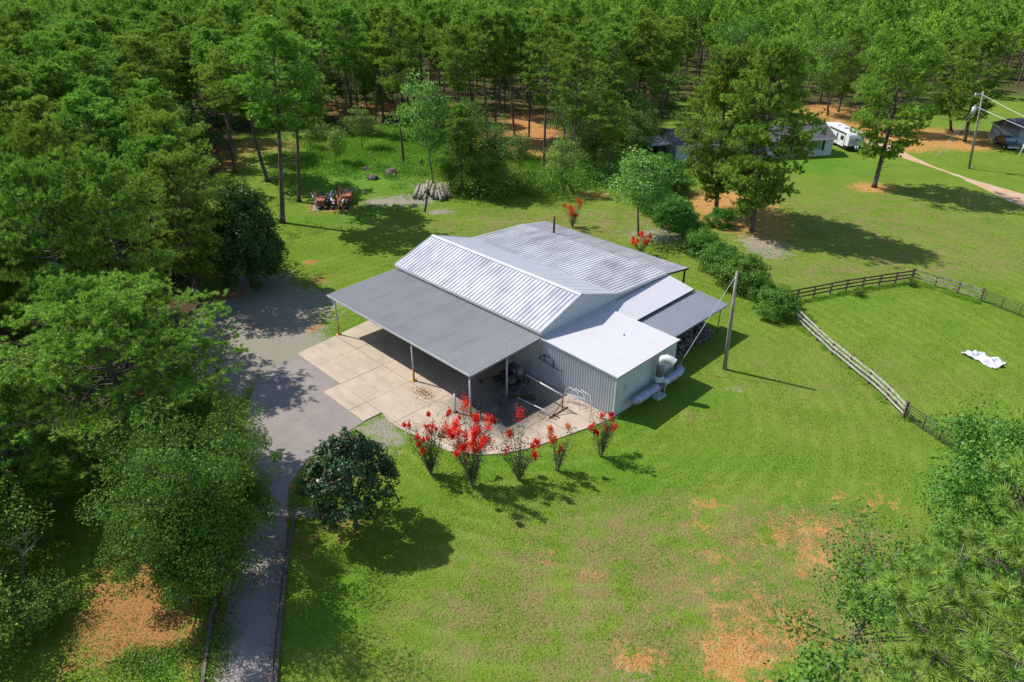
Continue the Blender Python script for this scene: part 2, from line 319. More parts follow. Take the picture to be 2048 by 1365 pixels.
for nm, v in (('clay', field(CLAY)), ('sand', field(SAND)), ('lush', field(LUSH)), ('dry', field(DRY)), ('litter', wm.ravel())):
    a = gm.attributes.new(nm, 'FLOAT', 'POINT'); a.data.foreach_set('value', v.astype(np.float32))
s = NT('lawn_and_soil')
nA = s.noise(.22, 4, .6); nB = s.noise(1.3, 4, .62); nC = s.noise(6, 3, .7); nD = s.noise(7.5, 3, .75, dist=.4); nG = s.noise(3.2, 3, .7, stretch=(1,.7,1)); nH = s.noise(17, 2, .8); nE = s.noise(.06, 2)
nF = s.noise(9, 2, .7, stretch=(1, .6, 1))
g = s.mix(s.ramp(nA, .3, .7), (.105,.225,.010), (.175,.285,.018))
g = s.mix(s.ramp(nB, .25, .8, 0, .7), g, (.22,.31,.032))
g = s.mix(s.ramp(nG, .42, .70, 0, .45), g, (.085,.18,.010))
g = s.mix(s.math('MULTIPLY', s.attr('lush').outputs['Fac'], s.ramp(nB, .2, .7, .55, 1)), g, (.065,.235,.006))
dm = s.math('MINIMUM', s.math('MULTIPLY', s.attr('dry').outputs['Fac'], s.math('MULTIPLY', s.ramp(s.noise(.55, 6, .72), .40, .64, .08, 1.9), s.ramp(nC, .3, .65, .5, 1.7))), .85)
g = s.mix(dm, g, (.33,.215,.11))
g = s.mix(s.math('MULTIPLY', s.ramp(nE, .5, .8), .35), g, (.27,.27,.06))
g = s.mix(s.ramp(nD, .46, .66, .0, .50), g, (.055,.125,.008))
g = s.mix(s.ramp(nH, .50, .64, .0, .38), g, (.05,.105,.008))
g = s.mix(s.ramp(nF, .54, .70, .0, .42), g, (.34,.38,.12))
sp0 = s.n('ShaderNodeSeparateXYZ'); s.put(sp0.inputs[0], s.co.outputs['Object'])
def mow(cx, cy, per, w):
    v = s.n('ShaderNodeVectorMath', operation='DISTANCE'); s.put(v.inputs[0], s.co.outputs['Object']); v.inputs[1].default_value = (cx, cy, 0)
    r = s.math('ADD', s.math('MULTIPLY', v.outputs['Value'], 2*PI/per), s.math('ADD', s.math('MULTIPLY', nB, 5.0), s.math('MULTIPLY', nA, 9.0)))
    return s.math('MULTIPLY', s.ramp(s.math('SINE', r), -.2, .9, 0, w), s.ramp(nA, .38, .62, 0, 1))
g = s.mix(mow(3.0, 46.0, 1.3, .48), g, (.23,.32,.05))
g = s.mix(mow(60.0, 20.0, 1.9, .12), g, (.09,.20,.008))
li = s.mix(s.ramp(nB, .3, .7), (.16,.085,.045), (.07,.05,.03)); li = s.mix(s.ramp(nA, .42, .6), li, (.075,.14,.02))
li = s.mix(s.ramp(nD, .4, .6, 0, .5), li, (.05,.035,.02))
g = s.mix(s.attr('litter').outputs['Fac'], g, li)
lump = s.math('ADD', s.math('MULTIPLY', nB, .38), s.math('ADD', s.math('MULTIPLY', nC, .32), s.math('MULTIPLY', nD, .30)))
lump = s.noise(1.1, 8, .80)
def brk(att, a0=.36, soft=.20):
    v = s.math('ADD', s.attr(att).outputs['Fac'], s.math('MULTIPLY', s.math('SUBTRACT', lump, .5), 2.6))
    return s.ramp(v, a0-.08, a0+soft-.02)
sa = s.mix(s.ramp(nC, .3, .7), (.42,.36,.315), (.31,.265,.24)); sa = s.mix(s.ramp(nD, .5, .7, 0, .5), sa, (.15,.12,.085))
g = s.mix(s.math('MULTIPLY', brk('sand', .42), .85), g, sa)
cl = s.mix(s.ramp(nB, .35, .65), (.60,.23,.065), (.66,.37,.14)); cl = s.mix(s.ramp(sp0.outputs[0], 5, -8, 0, .75), cl, (.42,.165,.075)); cl = s.mix(s.ramp(nC, .5, .72, 0, .65), cl, (.33,.13,.05)); cl = s.mix(s.ramp(nH, .5, .68, 0, .5), cl, (.26,.15,.06))
g = s.mix(s.math('MULTIPLY', brk('clay', .34, .30), s.ramp(nD, .35, .6, 1., .72)), g, cl)
s.bump(s.math('ADD', s.math('MULTIPLY', nD, 1.), s.math('MULTIPLY', nC, 1.4)), .85, .09)
gm.materials.append(s.fin(g, .95, 0, .1))
go = bpy.data.objects.new('ground', gm); link(go); tag(go, kind='structure')

def sheet(name, P, z, mat, thick=.05, seed=0, rag=.0, step=1.2, label=None):
    rng = random.Random(seed); Q = []
    for i in range(len(P)):
        a = Vector(P[i]); b = Vector(P[(i+1) % len(P)]); n = max(1, int((b-a).length/step))
        for k in range(n):
            p = a.lerp(b, k/n); Q.append((p.x+rng.uniform(-rag, rag), p.y+rng.uniform(-rag, rag)))
    n = len(Q); m = MB(); m.v = [(x, y, z) for x, y in Q]+[(x, y, z-thick) for x, y in Q]
    m.f = [tuple(range(n))]+[(i, i+n, (i+1) % n+n, (i+1) % n) for i in range(n)]
    o = m.build(name, mat); tag(o, label, kind='structure'); 
    me = o.data; import bmesh
    bm = bmesh.new(); bm.from_mesh(me); bmesh.ops.triangulate(bm, faces=[f for f in bm.faces if len(f.verts) > 4]); bmesh.ops.recalc_face_normals(bm, faces=bm.faces[:]); bm.to_mesh(me); bm.free()
    return o
s = NT('asphalt'); a1 = s.noise(.5, 4, .6); a2 = s.noise(3, 3, .6); a3 = s.noise(40, 2, .7)
c = s.mix(s.ramp(a1, .35, .65), (.25,.215,.20), (.32,.28,.25)); c = s.mix(s.ramp(a2, .5, .75, 0, .5), c, (.19,.165,.155)); c = s.mix(s.ramp(a3, .4, .65, 0, .45), c, (.30,.27,.25))
s.bump(a3, .5, .02); M['asphalt'] = s.fin(c, .9, 0, .25)
sheet('driveway', [(-13.52,19.27), (-14.01,20.63), (-14.40,22.65), (-14.95,25.72), (-15.44,28.54), (-15.78,31.76), (-15.97,33.78), (-17.60,36.49), (-18.88,39.79), (-19.95,43.53), (-20.41,46.69), (-19.79,48.99), (-18.02,50.88), (-13.56,46.38), (-14.33,44.94), (-10.86,41.36), (-11.88,39.96), (-12.83,38.69), (-13.53,37.31), (-14.12,35.74), (-14.30,34.27), (-13.53,31.35), (-13.15,29.71), (-12.24,25.41), (-11.60,22.38), (-11.19,20.64), (-10.83,19.28)], .035, M['asphalt'], .05, 3, .07)
s = NT('track_dirt'); a1 = s.noise(.5, 4, .6); a2 = s.noise(3, 4, .65); a3 = s.noise(20, 2, .7)
c = s.mix(s.ramp(a1, .4, .62), (.52,.40,.29), (.60,.30,.13)); c = s.mix(s.ramp(a2, .45, .75, 0, .6), c, (.42,.34,.26)); c = s.mix(s.ramp(a3, .5, .7, 0, .35), c, (.7,.6,.5))
s.bump(a2, .6, .05); M['track'] = s.fin(c, .95, 0, .1)
sheet('dirt_track', [(63.57,128.94), (68.73,131.78), (67.79,123.46), (68.18,111.71), (70.64,103.63), (73.41,97.44), (80.60,83.82), (74.45,76.13), (69.63,91.56), (69.06,97.14), (68.95,105.47), (67.53,112.00), (65.18,118.93), (63.57,124.46)], .02, M['track'], .04, 4, .18)

# ------------------------------------------------------------------ concrete yard, in the building's own frame
OX, OY, AZ = 2.2504, 47.3238, -.7822
ca, sa_ = math.cos(AZ), math.sin(AZ)
def AB(a, b, z=0): return (OX+ca*a-sa_*b, OY+sa_*a+ca*b, z)
s = NT('concrete'); a1 = s.noise(.45, 4, .6); a2 = s.noise(2.2, 4, .6); a3 = s.noise(25, 2, .7); st = s.noise(.9, 4, .6, stretch=(.35, 1.8, 1)); cr = s.noise(.55, 4, .7)
c = s.mix(s.ramp(a1, .35, .65), (.55,.45,.34), (.46,.37,.285)); c = s.mix(s.ramp(st, .48, .72, 0, .55), c, (.33,.275,.22))
c = s.mix(s.ramp(a2, .56, .76, 0, .5), c, (.46,.30,.19)); c = s.mix(s.ramp(a3, .45, .7, 0, .25), c, (.60,.54,.46))
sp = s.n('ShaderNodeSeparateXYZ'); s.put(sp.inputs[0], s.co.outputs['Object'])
dark_zone = s.math('MULTIPLY', s.ramp(s.math('ABSOLUTE', s.math('SUBTRACT', sp.outputs[0], .7)), 1.9, 4.2, 1, 0), s.ramp(s.math('ABSOLUTE', s.math('ADD', sp.outputs[1], 4.6)), 2.3, 4.4, 1, 0))  # slabs darken over a soft-edged block around the inner canopy post
dark_zone = s.math('MULTIPLY', dark_zone, s.ramp(a1, .25, .55, .5, 1.)); c = s.mix(s.math('MULTIPLY', dark_zone, .97), c, (.085,.08,.085))
crk = s.ramp(s.math('ABSOLUTE', s.math('SUBTRACT', cr, .5)), .0, .004, .55, 0); c = s.mix(crk, c, (.12,.10,.08))
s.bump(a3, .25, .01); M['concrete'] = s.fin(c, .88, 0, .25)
OUTL = [(-17.3,-11.8), (-10.65,-11.84), (-10.5,-13.43), (-5.1,-13.43), (-5.1,-11.84), (-3.6,-12.1), (-2.55,-12.04), (-.05,-11.76), (2.04,-11.24), (3.77,-10.03), (4.8,-8.7), (5.48,-7.38), (6.1,-5.6), (6.55,-3.87), (7.1,-1.9), (7.48,0), (7.44,.0), (-18.4,.0), (-18.1,-4.0)]
def clip(P, x0, x1, y0, y1):
    for ax, lim, sg in ((0, x0, 1), (0, x1, -1), (1, y0, 1), (1, y1, -1)):
        Q = []
        for i in range(len(P)):
            a = P[i-1]; b = P[i]; ia = sg*(a[ax]-lim) >= 0; ib = sg*(b[ax]-lim) >= 0
            if ia != ib:
                t = (lim-a[ax])/(b[ax]-a[ax]); Q.append((a[0]+t*(b[0]-a[0]), a[1]+t*(b[1]-a[1])))
            if ib: Q.append(b)
        P = Q
        if not P: return []
    return P
yard = empty('concrete_yard', AB(0, 0), AZ); tag(yard, kind='structure')
rr = random.Random(8); aj = [-18.6, -14.4, -10.58, -7.0, -3.4, .25, 3.9, 7.6]; bj = [-13.5, -11.84, -7.75, -3.75, .0]
for i in range(len(aj)-1):
    for j in range(len(bj)-1):
        P = clip(OUTL, aj[i]+.018, aj[i+1]-.018, bj[j]+.018, bj[j+1]-.018)
        if len(P) < 3: continue
        ar = abs(sum(P[k-1][0]*P[k][1]-P[k][0]*P[k-1][1] for k in range(len(P))))/2
        if ar < .3: continue
        z = .075+rr.uniform(-.008, .008); n = len(P); m = MB(); m.v = [(x, y, z) for x, y in P]+[(x, y, -.02) for x, y in P]
        m.f = [tuple(range(n))]+[(k, k+n, (k+1) % n+n, (k+1) % n) for k in range(n)]
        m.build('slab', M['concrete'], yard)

# ------------------------------------------------------------------ metal building
def metal(name, base, dirt, dscale=1.2, stretch=(1,1,1), lo=.45, hi=.7, amt=.7, rough=.45, metalv=.0, fine=.25, spec=.45):
    s = NT(name); a = s.noise(dscale, 5, .62, stretch=stretch); b = s.noise(dscale*7, 3, .6, stretch=stretch); d = s.noise(.35, 3, .5)
    v = s.math('ADD', s.math('MULTIPLY', a, .7), s.math('MULTIPLY', d, .3))
    c = s.mix(s.ramp(v, lo, hi, 0, amt), base, dirt); c = s.mix(s.ramp(b, .5, .75, 0, fine), c, dirt)
    return s.fin(c, rough, metalv, spec)
M['roof_white'] = metal('white_painted_roof', (.62,.625,.66), (.30,.30,.36), .8, (1.3,.5,1), .40, .66, .85)
M['roof_white2'] = metal('white_roof_far_slope', (.60,.61,.64), (.42,.42,.46), 1.0, (1.2,.4,1), .45, .75, .5)
M['roof_stain'] = metal('stained_white_roof', (.60,.60,.61), (.27,.26,.275), .55, (1.6,.45,1), .38, .66, .85)
M['roof_dark'] = metal('weathered_grey_roof', (.50,.485,.50), (.24,.23,.24), .9, (2.2,.3,1), .4, .65, .8)
M['roof_grey'] = metal('galvanised_canopy', (.44,.425,.41), (.33,.32,.315), .9, (1.5,.3,1), .4, .7, .7, .5, .1)
M['awning'] = metal('galvanised_awning', (.29,.31,.35), (.23,.245,.28), .9, (.4,1.6,1), .4, .7, .6, .4, .35)
M['box_roof'] = metal('white_coated_roof', (.60,.59,.615), (.56,.54,.56), .8, (1,1,1), .42, .72, .6, .6, 0, .12)
M['wall_white'] = metal('white_metal_wall', (.62,.64,.68), (.50,.50,.50), .9, (1.5,1.5,.35), .5, .8, .6, .5)
M['trim'] = metal('trim_metal', (.60,.62,.64), (.42,.41,.40), 1.5, (1,1,1), .45, .7, .6, .5)
M['rust'] = simple('rusty_steel', (.16,.07,.035), (.07,.035,.02), 6, .9)
M['steel_dark'] = simple('dark_steel', (.045,.045,.05), (.02,.02,.022), 6, .6)
M['steel_mid'] = simple('worn_steel', (.28,.28,.29), (.14,.13,.13), 6, .5, .4)
M['yellow'] = simple('faded_yellow_paint', (.60,.36,.06), (.38,.22,.06), 5, .8)
M['floor_dark'] = simple('interior_floor', (.20,.18,.16), (.12,.11,.10), 1, .9)
WB = 18.5
barn = empty('metal_building', AB(0, 0), AZ)
tag(barn, 'long white corrugated metal building with gabled roof and open grey canopy beside the concrete yard', 'building')
def corr(name, P00, P10, P01, P11, pitch, depth, mat, parent=barn, th=.035, kind='trap', seams=0):
    """corrugated sheet; ribs run from P0x to P1x... u goes P00->P10 (across ribs), v P00->P01 (along ribs)"""
    P00, P10, P01, P11 = map(Vector, (P00, P10, P01, P11)); n = max(2, int(round((P10-P00).length/pitch)))
    nrm = (P10-P00).cross(P01-P00).normalized()
    if abs(nrm.z) > .2 and nrm.z < 0: nrm = -nrm
    prof = {'trap': ((0,0),(.62,0),(.72,1),(.90,1)), 'wave': ((0,0),(.25,.5),(.5,1),(.75,.5)), 'seam': ((0,0),(.90,0),(.92,1),(.98,1)), 'wall': ((0,0),(.42,0),(.5,1),(.92,1))}[kind]
    us = [((i+a)/n, d) for i in range(n) for a, d in prof]+[(1., 0)]
    m = MB(); k = len(us)
    for off in (0, -th):
        for vv in (0, 1):
            for u, d in us:
                p = (P00.lerp(P10, u)).lerp(P01.lerp(P11, u), vv)
                m.v.append(tuple(p+nrm*(d*depth+off if off == 0 else off)))
    for i in range(k-1):
        m.f += [(i, i+1, k+i+1, k+i), (3*k+i, 3*k+i+1, 2*k+i+1, 2*k+i), (2*k+i, 2*k+i+1, i+1, i), (k+i, k+i+1, 3*k+i+1, 3*k+i)]
    m.f += [(0, k, 3*k, 2*k), (k-1, 3*k-1, 4*k-1, 2*k-1)]
    return m.build(name, mat, parent)
def wall(name, p0, p1, ztop, pitch=.23, depth=.03, mat=None, parent=barn, out=None, z0=0., th=.06):
    """vertical ribbed wall from p0 to p1 (local a,b), ztop(t)"""
    p0 = Vector((*p0, 0)); p1 = Vector((*p1, 0)); L = (p1-p0).length; n = max(1, int(round(L/pitch)))
    o = Vector((*out, 0)); us = sorted(set([(i+a)/n for i in range(n) for a in (0, .70, .76, .94)]+[1.]))
    m = MB(); k = len(us); top = []
    def dep(u):
        fr = round((u*n) % 1, 3); return depth if fr in (.76, .94) else 0
    for off in (0, 1):
        for zt in (0, 1):
            for u in us:
                p = p0.lerp(p1, u)+o*(dep(u) if off == 0 else -th); m.v.append((p.x, p.y, ztop(u) if zt else z0))
    for i in range(k-1):
        m.f += [(i, i+1, k+i+1, k+i), (3*k+i, 3*k+i+1, 2*k+i+1, 2*k+i), (k+i, k+i+1, 3*k+i+1, 3*k+i)]
    m.f += [(0, k, 3*k, 2*k), (k-1, 3*k-1, 4*k-1, 2*k-1)]
    return m.build(name, mat or M['wall_white'], parent)
# gable roof
RO1 = corr('roof_slope', (-WB-.1,-.12,4.40), (.12,-.12,4.40), (-WB-.1,4.57,6.07), (.12,4.57,6.07), .40, .055, M['roof_white'])
RO2 = corr('roof_slope', (-WB-.1,9.65,4.46), (.12,9.65,4.46), (-WB-.1,4.57,6.07), (.12,4.57,6.07), .40, .03, M['roof_white2']); RO2['label'] = 'grey white far slope of the gable roof'
MB().bar((-WB-.12,4.45,6.10), (.14,4.45,6.10), .24, .03, (0,-.35,1)).bar((-WB-.12,4.69,6.10), (.14,4.69,6.10), .24, .03, (0,.35,1)).build('ridge_cap', M['trim'], barn)
MB().bar((-WB-.1,-.14,4.30), (.12,-.14,4.30), .05, .22).build('eave_fascia', M['trim'], barn)
MB().bar((.13,-.14,4.38), (.13,4.57,6.06), .04, .16).bar((.13,4.57,6.06), (.13,9.65,4.42), .04, .16).build('rake_trim', M['trim'], barn)
MB().bar((-WB-.13,-.14,4.38), (-WB-.13,4.57,6.06), .04, .16).bar((-WB-.13,4.57,6.06), (-WB-.13,9.65,4.42), .04, .16).build('rake_trim', M['trim'], barn)
for t_ in (): MB().bar((-WB-.1,-.12+4.69*t_,4.47+1.67*t_), (.12,-.12+4.69*t_,4.47+1.67*t_), .03, .012).build('lap_seam', M['trim'], barn)
for t_ in (): MB().bar((-WB-.1,-7.5+7.34*t_,3.772+.27*t_), (.05,-7.5+7.34*t_,3.772+.27*t_), .03, .01).build('lap_seam', M['steel_mid'], barn)
# rear shed roofs
corr('rear_roof', (-18.6,9.60,4.50), (.14,9.60,4.50), (-18.6,17.23,4.08), (.14,17.23,4.08), .40, .05, M['roof_stain'])['label'] = 'white rear roof streaked with dark stains'
corr('rear_roof', (-18.6,17.18,4.03), (.16,17.18,4.03), (-18.6,20.78,3.52), (.16,20.78,3.52), .30, .03, M['roof_dark'])['label'] = 'dark weathered lower strip of the rear roof'
MB().bar((.18,17.2,3.97), (.18,20.78,3.44), .05, .18).bar((-18.6,20.80,3.44), (.18,20.80,3.44), .05, .16).build('rear_fascia', M['rust'], barn)
MB().bar((.16,9.65,4.42), (.16,17.2,4.0), .04, .14).build('rake_trim', M['trim'], barn)
for a in (-18.3, -12.2, -6.1, -.05):
    MB().box(a-.07, a+.07, 20.45, 20.59, 0, 3.42).build('post', M['rust'], barn)['label'] = 'brown rear post'
MB().bar((-18.5,20.5,3.36), (.1,20.5,3.36), .08, .14).build('beam', M['rust'], barn)
# end wall near the camera (a = 0) and the far one
def zt_end(u):
    b = u*17.2
    return 4.36+(6.03-4.36)*b/4.57 if b < 4.57 else (6.03-(6.03-4.44)*(b-4.57)/5.08 if b < 9.65 else 4.44-(4.44-4.03)*(b-9.65)/7.55)
wall('end_wall', (0,0), (0,17.2), zt_end, .26, .03, out=(1,0))
wall('end_wall', (-WB,0), (-WB,17.2), zt_end, .26, .03, out=(-1,0))
wall('rear_wall', (-WB+.07,17.2), (-.07,17.2), lambda u: 3.95, .26, .03, out=(0,1))
wall('side_wall', (-3.5,0), (-.03,0), lambda u: 4.2, .26, .03, out=(0,-1))
wall('side_wall', (-WB,0), (-10.2,0), lambda u: 4.2, .26, .03, out=(0,-1))
wall('side_wall', (-10.2,0), (-3.5,0), lambda u: 4.2, .26, .03, out=(0,-1), z0=3.25)['label'] = 'white wall strip above the open bay'
MB().box(-10.28,-10.16,-.07,.10,0,3.25).box(-3.56,-3.44,-.07,.10,0,3.25).box(-10.16,-3.56,-.07,.10,3.17,3.31).build('door_frame', M['trim'], barn)
MB().box(-WB+.1,-.1,.08,17.1,-.02,.06).build('floor', M['floor_dark'], barn)
MB().box(-.03,.06,-.05,.03,0,4.36).build('corner_trim', M['trim'], barn)
# canopy
can = corr('canopy_roof', (-WB-.12,-7.5,3.70), (.05,-7.5,3.70), (-WB-.12,-.16,3.97), (.05,-.16,3.97), .245, .08, M['roof_grey'], kind='wave')
MB().bar((-WB-.14,-7.53,3.64), (.07,-7.53,3.64), .05, .15).build('gutter', M['trim'], barn)['label'] = 'white gutter along the canopy edge'
MB().bar((.08,-7.5,3.63), (.08,-.18,3.90), .04, .13).build('rake_trim', M['trim'], barn)
MB().bar((-WB-.15,-7.5,3.63), (-WB-.15,-.18,3.90), .04, .13).build('rake_trim', M['trim'], barn)
for b, z in ((-7.2, 3.55), (-5.4, 3.62), (-3.75, 3.68), (-2.0, 3.74)):
    MB().bar((-WB,b,z), (0,b,z), .07, .14).build('purlin', M['steel_mid'], barn)
for a in (-17.6, -6.85, 0):
    MB().bar((a,-7.4,3.47), (a,-.1,3.75), .08, .12).build('rafter', M['steel_mid'], barn)
for a, yl in ((-17.7, 1), (-6.87, 1), (-.12, 1)):
    p = MB().tube([(a,-7.38,.07), (a,-7.38,3.50)], .07, 10).build('post', M['trim'], barn, True)
    MB().tube([(a,-7.38,.075), (a,-7.38,1.15)], .085, 10).tube([(a,-7.38,.07), (a,-7.38,.10)], .26, 12).build('yellow_guard', M['yellow'], p, True)
MB().tube([(-.02,-3.72,.07), (-.02,-3.72,3.6)], .07, 10).build('post', M['trim'], barn, True)
# box shaped room
BZ0, BZ1 = 3.86, 3.60
wall('room_wall', (.06,0), (7.40,0), lambda u: BZ0-.06-(BZ0-BZ1)*u, .235, .055, out=(0,-1))
wall('room_wall', (7.42,.02), (7.42,7.72), lambda u: BZ1-.05, .235, .025, out=(1,0))['label'] = 'shaded pale end wall of the box shaped room'
wall('room_wall', (.06,7.74), (7.42,7.74), lambda u: BZ0-.06-(BZ0-BZ1)*u, .235, .03, out=(0,1))
MB().add([(.05,-.12,BZ0),(7.58,-.12,BZ1),(7.58,7.86,BZ1),(.05,7.86,BZ0),(.05,-.12,BZ0-.05),(7.58,-.12,BZ1-.05),(7.58,7.86,BZ1-.05),(.05,7.86,BZ0-.05)],
  [(0,1,2,3),(7,6,5,4),(0,4,5,1),(1,5,6,2),(2,6,7,3),(3,7,4,0)]).build('room_roof', M['box_roof'], barn)['label'] = 'smooth white roof of the box shaped room'
for b in (1.95, 3.9, 5.85): MB().bar((.1,b,BZ0+.004), (7.5,b,BZ1+.008), .025, .014).build('roof_seam', M['trim'], barn)
MB().bar((.05,-.15,BZ0-.02), (7.60,-.15,BZ1-.02), .05, .10).bar((7.61,-.17,BZ1-.02), (7.61,7.88,BZ1-.02), .05, .10).build('roof_edge', M['trim'], barn)
MB().bar((7.645,-.15,BZ1+.02), (7.645,7.88,BZ1+.02), .02, .05).build('roof_lip', M['rust'], barn)
MB().box(7.40,7.47,-.06,.02,0,BZ1-.06).build('corner_trim', M['trim'], barn)
MB().box(.0,.14,.05,9.3,3.84,3.94).build('flashing', M['trim'], barn)
MB().box(7.455,7.49,1.05,1.35,2.0,2.4).build('vent_plate', M['trim'], barn)
MB().tube([(4.2,5.1,3.70),(4.2,5.1,3.84)], .05, 8).build('roof_vent', M['steel_dark'], barn)
# lean-to and awning to the right
corr('lean_to_roof', (.14,7.88,3.90), (.14,17.2,3.90), (3.0,7.88,3.36), (3.0,17.2,3.36), .55, .03, M['box_roof'], kind='seam')['label'] = 'white seamed roof of the lean-to'
wall('lean_to_wall', (2.9,7.9), (2.9,17.1), lambda u: 3.28, .25, .03, out=(1,0))
wall('lean_to_wall', (.05,17.15), (2.85,17.15), lambda u: 3.82-.52*u, .25, .03, out=(0,1))
MB().bar((3.04,7.8,3.28), (3.04,17.25,3.28), .05, .14).build('lean_to_fascia', M['steel_dark'], barn)
corr('awning_roof', (3.08,7.9,3.12), (3.08,17.75,3.12), (6.2,7.9,2.68), (6.2,17.95,2.68), .29, .03, M['awning'])['label'] = 'blue grey corrugated awning over the debris heap'
MB().bar((6.22,7.9,2.63), (6.22,17.95,2.63), .04, .07).build('awning_edge', M['steel_mid'], barn)
MB().bar((5.95,8.0,2.60), (5.95,17.8,2.60), .05, .08).build('beam', M['steel_mid'], barn)
for b in (8.9, 12.6, 17.2):
    MB().tube([(5.93,b,0), (5.93,b,2.60)], .045, 8).build('post', M['steel_mid'], barn, True)
MB().tube([(-14.6,17.75,3.7), (-14.6,17.75,5.75)], .12, 10).build('flue_pipe', M['rust'], barn, True)
# things on the side wall
wb = empty('wall_bracket', AB(.55, -.06, 2.1), AZ)
MB().tube([(-.5,-.25,0),(-.15,-.1,.35),(.0,-.12,.5),(.9,-.12,.45),(1.0,-.12,.35),(1.0,-.12,-.25)], .035, 6).tube([(-.45,-.2,0),(1.9,-.08,-.28)], .03, 6).tube([(0,-.1,.5),(0,-.1,-.1)], .03, 6).build('bent_pipe', M['steel_dark'], wb, True)
tag(wb, 'bent black pipe bracket fixed to the white wall near the canopy', 'bracket')

# ------------------------------------------------------------------ ventilation duct
M['duct'] = simple('lavender_grey_duct_wrap', (.42,.42,.60), (.33,.33,.48), 3, .5, .1)
M['white_metal'] = simple('white_duct_metal', (.74,.74,.76), (.60,.60,.62), 3, .4)
M['strap'] = simple('pale_strap', (.75,.78,.86), (.6,.62,.7), 3, .5)
dk = empty('ventilation_duct', AB(8.05, 4.2), AZ)
tag(dk, 'white elbowed vent stack on a long lavender duct beside the pale end wall', 'duct')
MB().tube([(-.25,-2.55,.85),(.02,-2.42,.95),(.1,-2.1,1.0),(.1,3.2,1.0),(.02,3.55,1.05),(-.3,3.75,1.05)], [.30,.31,.31,.31,.31,.30], 14).build('duct_pipe', M['duct'], dk, True)
for y in (-2.3,-1.4,-.2,.9,2.2,3.1):
    MB().tube([(.1,y,1.0),(.1,y+.05,1.0)], .325, 14).build('strap', M['strap'], dk, True)
MB().bar((.30,-1.35,1.27), (.30,-.2,1.27), .03, .02).build('tie_rod', M['strap'], dk)
MB().bar((.30,.95,1.27), (.30,2.2,1.27), .03, .02).build('tie_rod', M['strap'], dk)
MB().tube([(-.05,.55,1.1),(-.05,.55,1.7)], [.30,.34], 14).build('stack_base', M['white_metal'], dk, True)
MB().tube([(-.05,.55,1.7),(-.05,.55,1.82)], .35, 14).build('flange', M['white_metal'], dk, True)
MB().tube([(-.05,.55,1.82),(-.05,.55,2.95)], .29, 14).build('stack', M['steel_mid'], dk, True)
MB().tube([(-.05,.55,2.9),(-.04,.56,3.1),(.08,.6,3.32),(.3,.72,3.42),(.62,.85,3.33),(.85,.95,3.18)], [.30,.30,.31,.31,.31,.33], 14, False).build('elbow', M['white_metal'], dk, True)
MB().tube([(.1,.6,1.45),(.62,1.0,1.38)], .2, 12).build('side_outlet', M['white_metal'], dk, True)
for x, y in ((.0,.1),(.35,.1),(.0,.9),(.35,.9)): MB().bar((x,y,.12),(x,y,.95),.05,.05).build('leg', M['trim'], dk)
MB().box(-.15,.5,-.05,1.05,.02,.12).build('foot_plate', M['trim'], dk)
MB().box(.12,.42,.25,.75,.95,1.35).build('motor', M['steel_mid'], dk)

# ------------------------------------------------------------------ things on the yard
mc = empty('engine_machine', AB(-1.15, -1.9, .075), AZ)
tag(mc, 'dark wheeled machine with a large flywheel parked in the shade under the canopy', 'machine')
ring = MB(); N = 20
ring.tube([(math.cos(2*PI*k/N)*.62, -.15, .95+math.sin(2*PI*k/N)*.62) for k in range(N+1)], .05, 6, False)
for k in range(5): ring.tube([(0,-.15,.95),(math.cos(k*1.257)*.6,-.15,.95+math.sin(k*1.257)*.6)], .03, 5)
ring.build('flywheel', M['steel_dark'], mc, True)
MB().tube([(-.5,.35,1.0),(.75,.35,1.0)], .48, 16).build('tank', M['steel_mid'], mc, True)
MB().box(-1.0,1.0,-.9,.0,.40,.52).box(-.7,-.1,-.8,-.2,.52,1.0).build('chassis', M['steel_dark'], mc)
MB().box(.1,.7,-.95,-.35,.52,.85).build('motor', M['steel_mid'], mc)
for x, y in ((-1.0,-.9),(.9,-.95),(-.9,.6),(.9,.6)):
    w = MB().tube([(x,y-.06,.26),(x,y+.06,.26)], .26, 14).build('wheel', M['steel_dark'], mc, True)
    MB().tube([(x,y-.07,.26),(x,y+.07,.26)], .12, 10).build('rim', M['steel_mid'], w, True)
MB().tube([(-1,-.9,.45),(-1.5,-1.4,.35),(-1.7,-1.9,.2)], .04, 6).build('drawbar', M['steel_dark'], mc, True)
MB().tube([(-1.7,-1.96,.15),(-1.7,-1.84,.15)], .15, 12).build('wheel', M['steel_dark'], mc, True)
cb_ = empty('tin_cabinet', AB(-2.6,.9,.075), AZ); MB().box(-.5,.5,-.3,.3,0,1.5).build('body', M['rust'], cb_); MB().box(-.47,-.01,-.325,-.3,.05,1.45).box(.01,.47,-.325,-.3,.05,1.45).build('door', M['steel_mid'], cb_)
tag(cb_, 'rusty metal cabinet standing just inside the open bay', 'cabinet')
rk = empty('pipe_rack', AB(1.3,-3.6,.075), AZ)
tag(rk, 'low steel rack with long white pipes standing at the edge of the canopy shade', 'rack')
MB().tube([(-.9,1.5,1.5),(3.0,1.5,1.35)], .06, 8).build('top_pipe', M['white_metal'], rk, True)
MB().tube([(-.3,.0,.35),(3.1,.2,.42)], .045, 8).build('lower_pipe', M['strap'], rk, True)
for x in (-.8, 2.95):
    MB().bar((x,1.5,0),(x,1.5,1.45),.06,.06).bar((x,0,.05),(x,2.1,.05),.08,.06).bar((x,.4,.05),(x,1.5,.9),.05,.05).bar((x-.5,.6,.05),(x+.5,.6,.05),.08,.06).build('stand', M['rust' if x > 0 else 'steel_mid'], rk)
MB().bar((-1.4,.0,.1),(.7,1.0,.16),.1,.1).bar((-.9,-.1,.05),(.2,1.4,.2),.07,.07).build('loose_bar', M['rust'], rk)
hp = empty('hoop_rack', AB(3.6,-.75,.075), AZ)
